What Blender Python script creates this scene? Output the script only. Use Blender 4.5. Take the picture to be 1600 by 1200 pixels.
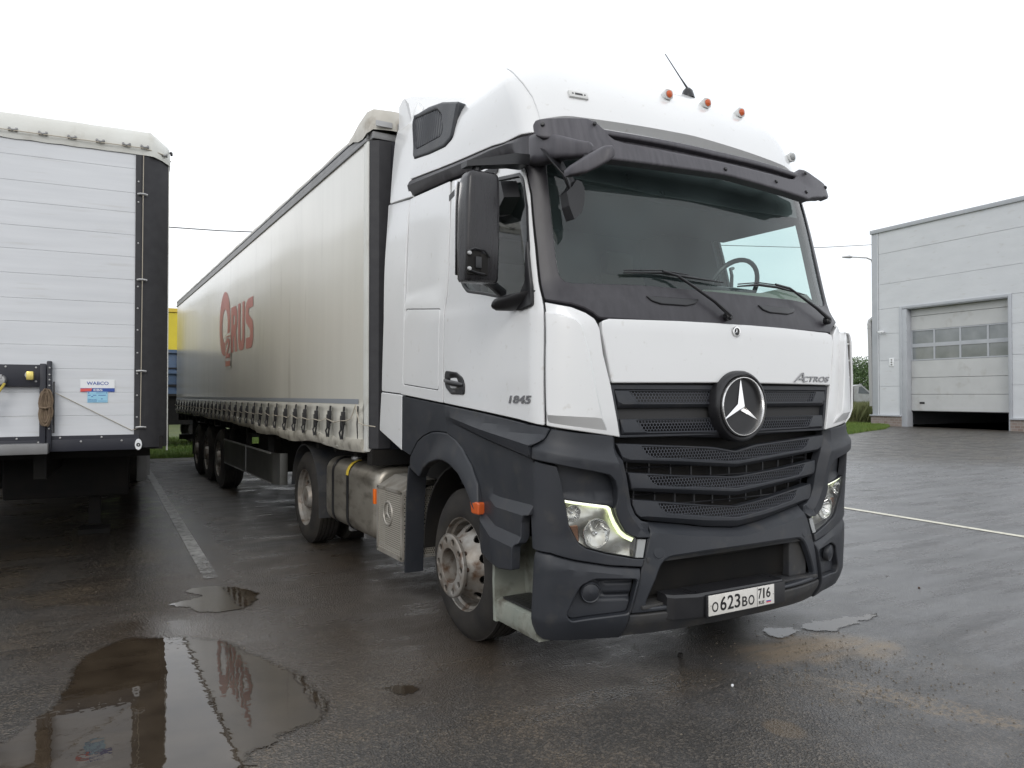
import bpy, bmesh, math, random
from mathutils import Vector, Matrix
from mathutils.geometry import delaunay_2d_cdt
for o in list(bpy.data.objects): bpy.data.objects.remove(o)
SC = bpy.context.scene
COL = SC.collection
R = random.Random(7)

# ------------------------------------------------------------------ camera, sky, sun, exposure
cam = bpy.data.cameras.new('camera'); camo = bpy.data.objects.new('camera', cam); COL.objects.link(camo)
camo.location = (-3.358, -2.956, 1.582)
camo.rotation_euler = (math.radians(90.855), 0, math.radians(-30.407))
cam.sensor_width = 36; cam.lens = 36 * 1161 / 1600; cam.clip_start = .05; cam.clip_end = 3000
SC.camera = camo
SUN_EL, SUN_AZ = math.radians(33), math.radians(212)
W = bpy.data.worlds.new('World'); SC.world = W; W.use_nodes = True
nt = W.node_tree; nt.nodes.clear()
wo = nt.nodes.new('ShaderNodeOutputWorld'); bg = nt.nodes.new('ShaderNodeBackground')
sky = nt.nodes.new('ShaderNodeTexSky'); sky.sky_type = 'NISHITA'; sky.sun_disc = False
sky.sun_elevation = SUN_EL; sky.sun_rotation = SUN_AZ; sky.air_density = 1.5; sky.dust_density = 4
mixc = nt.nodes.new('ShaderNodeMix'); mixc.data_type = 'RGBA'
tc = nt.nodes.new('ShaderNodeTexCoord'); noi = nt.nodes.new('ShaderNodeTexNoise')
noi.inputs['Scale'].default_value = 2.2; noi.inputs['Detail'].default_value = 6
mp = nt.nodes.new('ShaderNodeMapping'); mp.inputs['Scale'].default_value = (1, 1, 3)
nt.links.new(tc.outputs['Generated'], mp.inputs[0]); nt.links.new(mp.outputs[0], noi.inputs['Vector'])
rmp = nt.nodes.new('ShaderNodeValToRGB')
rmp.color_ramp.elements[0].position = .3; rmp.color_ramp.elements[0].color = (10.3, 10.9, 11.7, 1)
rmp.color_ramp.elements[1].position = .7; rmp.color_ramp.elements[1].color = (14.4, 14.5, 14.7, 1)
nt.links.new(noi.outputs['Fac'], rmp.inputs[0])
mixc.inputs['Factor'].default_value = .92
nt.links.new(sky.outputs[0], mixc.inputs['A']); nt.links.new(rmp.outputs[0], mixc.inputs['B'])
nt.links.new(mixc.outputs['Result'], bg.inputs[0]); bg.inputs[1].default_value = .1
nt.links.new(bg.outputs[0], wo.inputs[0])
sl = bpy.data.lights.new('sun', 'SUN'); sl.energy = .75; sl.angle = math.radians(25); sl.color = (1, .97, .93)
so = bpy.data.objects.new('sun', sl); COL.objects.link(so)
so.rotation_euler = Vector((math.sin(SUN_AZ) * math.cos(SUN_EL), math.cos(SUN_AZ) * math.cos(SUN_EL), math.sin(SUN_EL))).to_track_quat('Z', 'Y').to_euler()
so.location = (0, 0, 30)
SC.view_settings.view_transform = 'Standard'; SC.view_settings.look = 'None'
SC.view_settings.exposure = .10; SC.view_settings.gamma = 1
SC.render.engine = 'CYCLES'; SC.cycles.max_bounces = 8; SC.cycles.transparent_max_bounces = 12
SC.cycles.caustics_reflective = False; SC.cycles.caustics_refractive = False

# ------------------------------------------------------------------ materials
def mat(name, col, rough=.5, metal=0, spec=.5, coat=0, var=None, vscale=6, bump=0, bscale=40, stretch=(1, 1, 1), dirt=None, dscale=3, dlo=.5, dhi=.7, rvar=0):
    m = bpy.data.materials.new(name); m.use_nodes = True; n = m.node_tree; b = n.nodes['Principled BSDF']
    b.inputs['Base Color'].default_value = (*col, 1); b.inputs['Roughness'].default_value = rough
    b.inputs['Metallic'].default_value = metal; b.inputs['Specular IOR Level'].default_value = spec
    b.inputs['Coat Weight'].default_value = coat; b.inputs['Coat Roughness'].default_value = .08
    if name == 'curtain_vinyl': b.inputs['Coat Roughness'].default_value = .16
    t = n.nodes.new('ShaderNodeTexCoord'); mpn = n.nodes.new('ShaderNodeMapping'); mpn.inputs['Scale'].default_value = stretch
    n.links.new(t.outputs['Object'], mpn.inputs[0])
    last = None
    def noise(sc, det=5):
        x = n.nodes.new('ShaderNodeTexNoise'); x.inputs['Scale'].default_value = sc; x.inputs['Detail'].default_value = det
        n.links.new(mpn.outputs[0], x.inputs['Vector']); return x
    if var:
        x = noise(vscale); mx = n.nodes.new('ShaderNodeMix'); mx.data_type = 'RGBA'
        mr = n.nodes.new('ShaderNodeMapRange'); mr.inputs[1].default_value = .3; mr.inputs[2].default_value = .7
        n.links.new(x.outputs['Fac'], mr.inputs[0]); n.links.new(mr.outputs[0], mx.inputs['Factor'])
        mx.inputs['A'].default_value = (*col, 1); mx.inputs['B'].default_value = (*var, 1)
        n.links.new(mx.outputs['Result'], b.inputs['Base Color']); last = mx
        if rvar:
            m2 = n.nodes.new('ShaderNodeMapRange'); m2.inputs[1].default_value = .3; m2.inputs[2].default_value = .7
            m2.inputs[3].default_value = rough - rvar; m2.inputs[4].default_value = rough + rvar
            n.links.new(x.outputs['Fac'], m2.inputs[0]); n.links.new(m2.outputs[0], b.inputs['Roughness'])
    if dirt:
        x = noise(dscale, 9); mx = n.nodes.new('ShaderNodeMix'); mx.data_type = 'RGBA'
        mr = n.nodes.new('ShaderNodeMapRange'); mr.inputs[1].default_value = dlo; mr.inputs[2].default_value = dhi
        n.links.new(x.outputs['Fac'], mr.inputs[0]); n.links.new(mr.outputs[0], mx.inputs['Factor'])
        if last: n.links.new(last.outputs['Result'], mx.inputs['A'])
        else: mx.inputs['A'].default_value = (*col, 1)
        mx.inputs['B'].default_value = (*dirt, 1); n.links.new(mx.outputs['Result'], b.inputs['Base Color'])
    if bump:
        x = noise(bscale, 8); bp = n.nodes.new('ShaderNodeBump'); bp.inputs['Strength'].default_value = bump; bp.inputs['Distance'].default_value = .01
        n.links.new(x.outputs['Fac'], bp.inputs['Height']); n.links.new(bp.outputs[0], b.inputs['Normal'])
    return m
M = {}
M['white'] = mat('white_paint', (.715, .722, .727), .26, coat=.6, var=(.68, .688, .692), vscale=1.5, dirt=(.50, .48, .44), dscale=20, dlo=.64, dhi=.9)
M['whitedull'] = mat('white_plastic', (.66, .67, .67), .45, var=(.55, .55, .53), vscale=5, dirt=(.4, .38, .35), dscale=9, dlo=.6, dhi=.85)
M['dark'] = mat('dark_grey_plastic', (.022, .025, .031), .46, spec=.42, var=(.030, .032, .038), vscale=4, bump=.12, bscale=500, dirt=(.06, .057, .053), dscale=9, dlo=.56, dhi=.98, rvar=.06)
M['dirtydark'] = mat('dusty_dark_plastic', (.03, .033, .04), .6, spec=.35, var=(.055, .053, .05), vscale=6, dirt=(.09, .085, .075), dscale=14, dlo=.58, dhi=.85, bump=.1, bscale=300)
M['visor'] = mat('weathered_black_plastic', (.050, .047, .056), .5, spec=.5, var=(.088, .084, .095), vscale=5, stretch=(9, 3, .7), bump=.06, bscale=200, rvar=.08)
M['black'] = mat('black_plastic', (.012, .012, .014), .35, var=(.02, .02, .022), vscale=6, rvar=.08)
M['pillar'] = mat('black_trim', (.022, .020, .025), .40, var=(.036, .034, .040), vscale=5, stretch=(5, 5, .8))
M['under'] = mat('dirty_black_steel_and_shade', (.009, .009, .0095), .75, spec=.25, var=(.018, .016, .014), vscale=5)
M['rubber'] = mat('tyre_rubber', (.017, .016, .016), .72, spec=.3, var=(.034, .031, .028), vscale=5, bump=.15, bscale=90, dirt=(.05, .044, .036), dscale=4, dlo=.5, dhi=.8)
M['wheel'] = mat('dirty_wheel_steel', (.34, .33, .31), .48, metal=.45, var=(.20, .17, .14), vscale=9, dirt=(.10, .055, .03), dscale=12, dlo=.54, dhi=.7, bump=.2, bscale=60)
M['rust'] = mat('rusty_steel', (.10, .06, .04), .8, var=(.04, .025, .018), vscale=20)
M['alu'] = mat('dull_aluminium', (.40, .38, .34), .42, metal=.35, var=(.30, .28, .25), vscale=7, dirt=(.16, .14, .11), dscale=5, dlo=.5, dhi=.75, bump=.05, bscale=90)
M['tank'] = mat('tank_aluminium', (.36, .335, .29), .36, metal=.6, var=(.25, .23, .195), vscale=2.5, dirt=(.10, .088, .07), dscale=4, dlo=.5, dhi=.75, stretch=(1, 1, 2.5))
M['chrome'] = mat('chrome', (.78, .78, .79), .16, metal=1)
M['bezel'] = mat('brushed_chrome', (.80, .79, .78), .22, metal=1)
M['amber'] = mat('amber_lens', (.60, .12, .03), .2, var=(.45, .08, .02))
M['orange'] = mat('orange_reflector', (.85, .17, .02), .25)
M['curtain'] = mat('curtain_vinyl', (.66, .645, .58), .30, spec=.5, coat=.85, var=(.60, .585, .525), vscale=1.2, stretch=(1, 3, .35), dirt=(.36, .34, .29), dscale=1.8, dlo=.60, dhi=.9, bump=.05, bscale=25)
M['tarp'] = mat('dirty_tarpaulin', (.60, .58, .53), .5, var=(.48, .46, .41), vscale=5, dirt=(.28, .24, .19), dscale=6, dlo=.55, dhi=.75, bump=.5, bscale=7)
M['tarp2'] = mat('pale_tarpaulin', (.70, .71, .68), .5, var=(.62, .62, .58), vscale=3, dirt=(.45, .43, .38), dscale=5, dlo=.58, dhi=.8, bump=.4, bscale=6)
M['hem'] = mat('grubby_curtain_hem', (.50, .48, .42), .45, var=(.38, .36, .31), vscale=4, dirt=(.14, .125, .10), dscale=7, dlo=.52, dhi=.75)
M['rail'] = mat('grey_rail', (.25, .25, .255), .45, metal=.4, var=(.20, .20, .20))
M['stripe'] = mat('grey_stripe_print', (.24, .26, .29), .45)
M['bulk'] = mat('white_ribbed_panel', (.66, .68, .71), .45, var=(.60, .62, .65), vscale=2, stretch=(.6, 1, 8), dirt=(.50, .50, .49), dscale=3, dlo=.6, dhi=.9, bump=.08, bscale=30)
M['navy'] = mat('blue_black_paint', (.014, .016, .026), .5, var=(.022, .023, .032), vscale=5)
M['post'] = mat('black_textured_panel', (.020, .020, .024), .6, var=(.03, .03, .034), vscale=12)
M['galv'] = mat('galvanised_steel', (.42, .42, .42), .45, metal=.6)
M['guard'] = mat('dull_grey_guard', (.12, .12, .115), .35, metal=.6, var=(.07, .07, .065), vscale=3, dirt=(.05, .05, .04), dscale=5, dlo=.5, dhi=.8)
M['badge'] = mat('badge_silver', (.30, .30, .31), .25, metal=.85)
M['rope'] = mat('worn_rope', (.42, .38, .31), .8)
M['brown_rope'] = mat('brown_sling', (.20, .15, .10), .85, var=(.14, .10, .07), vscale=30)
M['step'] = mat('grey_green_step_plastic', (.21, .235, .205), .55, var=(.29, .30, .26), vscale=6, dirt=(.10, .09, .07), dscale=9, dlo=.5, dhi=.75)
M['tread'] = mat('wet_black_tread', (.016, .016, .017), .35, bump=1, bscale=60)
M['interior'] = mat('cab_interior', (.035, .035, .036), .8)
M['seat'] = mat('seat_fabric', (.075, .065, .05), .9)
M['dash'] = mat('dashboard', (.24, .26, .21), .7)
M['ductgrey'] = mat('grey_brown_duct_plastic', (.17, .155, .14), .7, var=(.11, .10, .09), vscale=5)
M['mirrorb'] = mat('mirror_black', (.012, .011, .013), .28, var=(.022, .021, .024), vscale=5, stretch=(8, 8, .8), rvar=.06)
M['paper'] = mat('white_sticker', (.80, .82, .84), .35)
M['blue'] = mat('blue_print', (.03, .08, .35), .4)
M['red'] = mat('red_print', (.70, .10, .09), .4)
M['cyan'] = mat('pale_blue_sticker', (.30, .58, .75), .4)
M['ink'] = mat('black_ink', (.012, .012, .014), .4)
M['logored'] = mat('faded_red_print', (.60, .22, .18), .35, var=(.52, .16, .145), vscale=1.5)
M['logooran'] = mat('faded_orange_print', (.60, .26, .17), .4, var=(.52, .16, .11), vscale=1.5)
M['yellow'] = mat('yellow_label', (.62, .45, .05), .45)
M['brass'] = mat('brass', (.70, .58, .18), .3, metal=.7)
M['blueh'] = mat('blue_air_hose', (.02, .04, .20), .5)
M['yelh'] = mat('yellow_air_hose', (.45, .35, .05), .5)
M['plate'] = mat('plate_white', (.70, .69, .66), .45, var=(.60, .58, .54), vscale=15)
M['reflector'] = mat('lamp_reflector', (.72, .72, .71), .16, metal=.9, bump=.2, bscale=25)
M['reflector2'] = mat('lamp_reflector_dull', (.45, .43, .38), .3, metal=.7, var=(.60, .60, .58), vscale=22)
M['lensgrey'] = mat('grey_marker_lens', (.30, .31, .31), .25)

def glassmat(name, tint, gloss=.06, rough=.01, haze=0):
    m = bpy.data.materials.new(name); m.use_nodes = True; n = m.node_tree; n.nodes.clear()
    o = n.nodes.new('ShaderNodeOutputMaterial'); tr = n.nodes.new('ShaderNodeBsdfTransparent'); tr.inputs[0].default_value = (*tint, 1)
    gl = n.nodes.new('ShaderNodeBsdfGlossy'); gl.inputs['Roughness'].default_value = rough; gl.inputs[0].default_value = (1, 1, 1, 1)
    lw = n.nodes.new('ShaderNodeLayerWeight'); pw = n.nodes.new('ShaderNodeMath'); pw.operation = 'POWER'; pw.inputs[1].default_value = 5; n.links.new(lw.outputs['Facing'], pw.inputs[0]); lw.inputs[0].default_value = .5
    fr = n.nodes.new('ShaderNodeMath'); fr.operation = 'MULTIPLY_ADD'; fr.inputs[1].default_value = .95; fr.inputs[2].default_value = .045; n.links.new(pw.outputs[0], fr.inputs[0])
    mx = n.nodes.new('ShaderNodeMixShader'); ml = n.nodes.new('ShaderNodeMath'); ml.operation = 'MULTIPLY'; ml.inputs[1].default_value = gloss
    n.links.new(fr.outputs[0], ml.inputs[0]); n.links.new(ml.outputs[0], mx.inputs[0])
    src = tr
    if haze:
        df = n.nodes.new('ShaderNodeBsdfDiffuse'); df.inputs[0].default_value = (.40, .54, .54, 1)
        t = n.nodes.new('ShaderNodeTexCoord'); x = n.nodes.new('ShaderNodeTexNoise'); x.inputs['Scale'].default_value = 2.5; x.inputs['Detail'].default_value = 8
        n.links.new(t.outputs['Object'], x.inputs['Vector'])
        mr = n.nodes.new('ShaderNodeMapRange'); mr.inputs[1].default_value = .3; mr.inputs[2].default_value = .75; mr.inputs[3].default_value = haze * .6; mr.inputs[4].default_value = haze * 1.5
        n.links.new(x.outputs['Fac'], mr.inputs[0])
        m0 = n.nodes.new('ShaderNodeMixShader'); n.links.new(mr.outputs[0], m0.inputs[0]); n.links.new(tr.outputs[0], m0.inputs[1]); n.links.new(df.outputs[0], m0.inputs[2]); src = m0
    n.links.new(src.outputs[0], mx.inputs[1]); n.links.new(gl.outputs[0], mx.inputs[2]); n.links.new(mx.outputs[0], o.inputs[0])
    return m
M['glass'] = glassmat('windscreen_glass', (.76, .86, .84), 1.0, haze=.055)
M['sideglass'] = glassmat('side_window_glass', (.74, .86, .84), 1.5, haze=.02)
M['lens'] = glassmat('clear_lamp_lens', (.95, .96, .95), 1.0)
def perf(name, col, pu, pv, r, metal=0, rough=.5):
    m = mat(name, col, rough, metal=metal); n = m.node_tree; b = n.nodes['Principled BSDF']; o = n.nodes['Material Output']
    uv = n.nodes.new('ShaderNodeUVMap'); sp = n.nodes.new('ShaderNodeSeparateXYZ'); n.links.new(uv.outputs[0], sp.inputs[0])
    def mth(op, a, bb=None):
        x = n.nodes.new('ShaderNodeMath'); x.operation = op
        for i, v in enumerate((a, bb)):
            if v is None: continue
            if isinstance(v, (int, float)): x.inputs[i].default_value = v
            else: n.links.new(v, x.inputs[i])
        return x.outputs[0]
    U = mth('DIVIDE', sp.outputs[0], pu); V = mth('DIVIDE', sp.outputs[1], pv * 2)
    ds = []
    for k in (0, .5):
        a = mth('SUBTRACT', mth('FRACT', mth('ADD', U, k + 100)), .5); c = mth('SUBTRACT', mth('FRACT', mth('ADD', V, k + 100)), .5)
        a = mth('MULTIPLY', a, pu / r); c = mth('MULTIPLY', c, 2 * pv / r)
        ds.append(mth('ADD', mth('MULTIPLY', a, a), mth('MULTIPLY', c, c)))
    h = mth('LESS_THAN', mth('MINIMUM', ds[0], ds[1]), 1.0)
    tr = n.nodes.new('ShaderNodeBsdfTransparent'); mx = n.nodes.new('ShaderNodeMixShader')
    n.links.new(h, mx.inputs[0]); n.links.new(b.outputs[0], mx.inputs[1]); n.links.new(tr.outputs[0], mx.inputs[2]); n.links.new(mx.outputs[0], o.inputs[0])
    return m
M['perf'] = perf('perforated_plastic', (.050, .054, .066), .0217, .0165, .0086)
M['perfalu'] = perf('perforated_aluminium', (.40, .375, .325), .018, .016, .0050, metal=.15, rough=.45)
m = mat('daylight_lamp', (.9, .95, .7)); b = m.node_tree.nodes['Principled BSDF']
b.inputs['Emission Color'].default_value = (.90, 1.0, .60, 1); b.inputs['Emission Strength'].default_value = 1.0; M['drl'] = m
m = mat('daylight_lamp_core', (.95, .97, .85)); b = m.node_tree.nodes['Principled BSDF']
b.inputs['Emission Color'].default_value = (1.0, 1.0, .88, 1); b.inputs['Emission Strength'].default_value = 1.5; M['drlcore'] = m

# ------------------------------------------------------------------ object helpers
def root(name, label, cat, loc=(0, 0, 0), rz=0, group=None):
    o = bpy.data.objects.new(name, None); COL.objects.link(o); o.location = loc; o.rotation_euler = (0, 0, rz)
    o.empty_display_size = .3; o['label'] = label; o['category'] = cat
    if group: o['group'] = group
    return o
def tag(o, label=None, cat=None, group=None, kind=None):
    for k, v in (('label', label), ('category', cat), ('group', group), ('kind', kind)):
        if v: o[k] = v
    return o
def link(name, me, parent=None):
    o = bpy.data.objects.new(name, me); COL.objects.link(o)
    if parent: o.parent = parent
    return o
def mesh(name, vs, fs, m, parent=None, smooth=None, uv=None, normals=None):
    me = bpy.data.meshes.new(name); me.from_pydata([tuple(v) for v in vs], [], fs)
    ms = m if isinstance(m, (list, tuple)) else [m]
    for q in ms: me.materials.append(M[q] if isinstance(q, str) else q)
    if uv:
        l = me.uv_layers.new(name='UVMap')
        for lp in me.loops: l.data[lp.index].uv = uv[lp.vertex_index]
    if normals or smooth is not None:
        me.polygons.foreach_set('use_smooth', [True] * len(me.polygons))
    if normals:
        me.normals_split_custom_set([normals[lp.vertex_index] for lp in me.loops])
    elif smooth is not None:
        me.set_sharp_from_angle(angle=math.radians(smooth))
    me.update(); return link(name, me, parent)
class MB:
    def __init__(s): s.v = []; s.f = []; s.uv = None
    def add(s, vs, fs):
        n = len(s.v); s.v += [tuple(v) for v in vs]; s.f += [tuple(i + n for i in f) for f in fs]; return s
    def box(s, c, d, rot=None, bev=0):
        bm = bmesh.new(); bmesh.ops.create_cube(bm, size=1)
        for v in bm.verts: v.co = Vector((v.co.x * d[0], v.co.y * d[1], v.co.z * d[2]))
        if bev: bmesh.ops.bevel(bm, geom=list(bm.edges), offset=bev, segments=2, affect='EDGES', profile=.6)
        if rot is not None:
            for v in bm.verts: v.co = rot @ v.co
        bm.verts.index_update()
        s.add([v.co + Vector(c) for v in bm.verts], [[v.index for v in f.verts] for f in bm.faces]); bm.free(); return s
    def bx(s, x0, x1, y0, y1, z0, z1, bev=0): return s.box(((x0 + x1) / 2, (y0 + y1) / 2, (z0 + z1) / 2), (abs(x1 - x0), abs(y1 - y0), abs(z1 - z0)), bev=bev)
    def tube(s, pts, r, n=8, cap=True):
        pts = [Vector(p) for p in pts]; rr = r if isinstance(r, (list, tuple)) else [r] * len(pts)
        prev = None; rings = []
        for i, p in enumerate(pts):
            t = (pts[min(i + 1, len(pts) - 1)] - pts[max(i - 1, 0)]).normalized()
            if prev is None:
                a = Vector((0, 0, 1)) if abs(t.z) < .9 else Vector((1, 0, 0)); u = t.cross(a).normalized()
            else: u = (prev - t * prev.dot(t)).normalized()
            prev = u; w = t.cross(u)
            rings.append([p + (u * math.cos(2 * math.pi * k / n) + w * math.sin(2 * math.pi * k / n)) * rr[i] for k in range(n)])
        vs = [v for g in rings for v in g]; fs = []
        for i in range(len(rings) - 1):
            for k in range(n): fs.append((i * n + k, i * n + (k + 1) % n, (i + 1) * n + (k + 1) % n, (i + 1) * n + k))
        if cap: fs.append(tuple(range(n))[::-1]); fs.append(tuple((len(rings) - 1) * n + k for k in range(n)))
        return s.add(vs, fs)
    def lathe(s, prof, c=(0, 0, 0), axis='x', n=48, closed=False):
        # prof: list of (a, r): a along axis, r radius
        vs = []; fs = []
        for a, r in prof:
            for k in range(n):
                t = 2 * math.pi * k / n; q = (r * math.cos(t), r * math.sin(t))
                p = {'x': (a, q[0], q[1]), 'y': (q[0], a, q[1]), 'z': (q[0], q[1], a)}[axis]
                vs.append((c[0] + p[0], c[1] + p[1], c[2] + p[2]))
        m = len(prof)
        for i in range(m if closed else m - 1):
            j = (i + 1) % m
            for k in range(n): fs.append((i * n + k, i * n + (k + 1) % n, j * n + (k + 1) % n, j * n + k))
        return s.add(vs, fs)
    def prism(s, poly, fn0, fn1):
        n = len(poly); s.add([fn0(*p) for p in poly] + [fn1(*p) for p in poly], [tuple(range(n)), tuple(range(2 * n - 1, n - 1, -1))] + [(i, (i + 1) % n + 0, (i + 1) % n + n, i + n) for i in range(n)]); return s
    def loft(s, rings, cap=True, closed=True):
        n = len(rings[0]); vs = [v for g in rings for v in g]; fs = []
        for i in range(len(rings) - 1):
            for k in range(n if closed else n - 1): fs.append((i * n + k, i * n + (k + 1) % n, (i + 1) * n + (k + 1) % n, (i + 1) * n + k))
        if cap: fs.append(tuple(range(n))[::-1]); fs.append(tuple((len(rings) - 1) * n + k for k in range(n)))
        return s.add(vs, fs)
    def mirror(s):
        n = len(s.v); s.v += [(-v[0], v[1], v[2]) for v in s.v]; s.f += [tuple(i + n for i in reversed(f)) for f in s.f]; return s
    def build(s, name, m, parent=None, smooth=35, fix=True):
        o = mesh(name, s.v, s.f, m, parent, smooth=None)
        if fix:
            bm = bmesh.new(); bm.from_mesh(o.data); bmesh.ops.recalc_face_normals(bm, faces=bm.faces); bm.to_mesh(o.data); bm.free()
        if smooth:
            o.data.polygons.foreach_set('use_smooth', [True] * len(o.data.polygons)); o.data.set_sharp_from_angle(angle=math.radians(smooth))
        return o

# ------------------------------------------------------------------ 2D polygon tools
def inpoly(x, y, p):
    c = False; j = len(p) - 1
    for i in range(len(p)):
        xi, yi = p[i]; xj, yj = p[j]
        if (yi > y) != (yj > y) and x < (xj - xi) * (y - yi) / (yj - yi) + xi: c = not c
        j = i
    return c
def area(p): return sum(p[i - 1][0] * p[i][1] - p[i][0] * p[i - 1][1] for i in range(len(p))) / 2
def fillet(p, r, n=4):
    if not r: return list(p)
    out = []; N = len(p)
    for i in range(N):
        a, b, c = Vector(p[i - 1]), Vector(p[i]), Vector(p[(i + 1) % N]); u = (a - b); v = (c - b)
        lu, lv = u.length, v.length
        if lu < 1e-6 or lv < 1e-6: out.append(tuple(b)); continue
        u /= lu; v /= lv; cs = max(-1, min(1, u.dot(v)))
        if cs < -.9: out.append(tuple(b)); continue
        rr = r[i] if isinstance(r, (list, tuple)) else r
        d = min(rr, lu * .45, lv * .45)
        for k in range(n + 1):
            t = k / n; q = (b + u * d) * (1 - t) ** 2 + b * 2 * t * (1 - t) + (b + v * d) * t * t; out.append(tuple(q))
    return out
def resample(p, h):
    out = []
    for i in range(len(p)):
        a = p[i]; b = p[(i + 1) % len(p)]; d = math.hypot(b[0] - a[0], b[1] - a[1])
        if d < 1e-5: continue
        n = max(1, int(math.ceil(d / h)))
        for k in range(n): out.append((a[0] + (b[0] - a[0]) * k / n, a[1] + (b[1] - a[1]) * k / n))
    return out
def offset(p, d):
    N = len(p); out = []
    for i in range(N):
        a, b, c = p[i - 1], p[i], p[(i + 1) % N]
        n1 = (-(b[1] - a[1]), b[0] - a[0]); n2 = (-(c[1] - b[1]), c[0] - b[0])
        l1 = math.hypot(*n1) or 1; l2 = math.hypot(*n2) or 1
        n1 = (n1[0] / l1, n1[1] / l1); n2 = (n2[0] / l2, n2[1] / l2)
        m = (n1[0] + n2[0], n1[1] + n2[1]); k = 1 + n1[0] * n2[0] + n1[1] * n2[1]
        k = max(k, .5); out.append((b[0] + m[0] / k * d, b[1] + m[1] / k * d))
    return out
def mir(p): return [(-a, b) for a, b in p][::-1]

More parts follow.
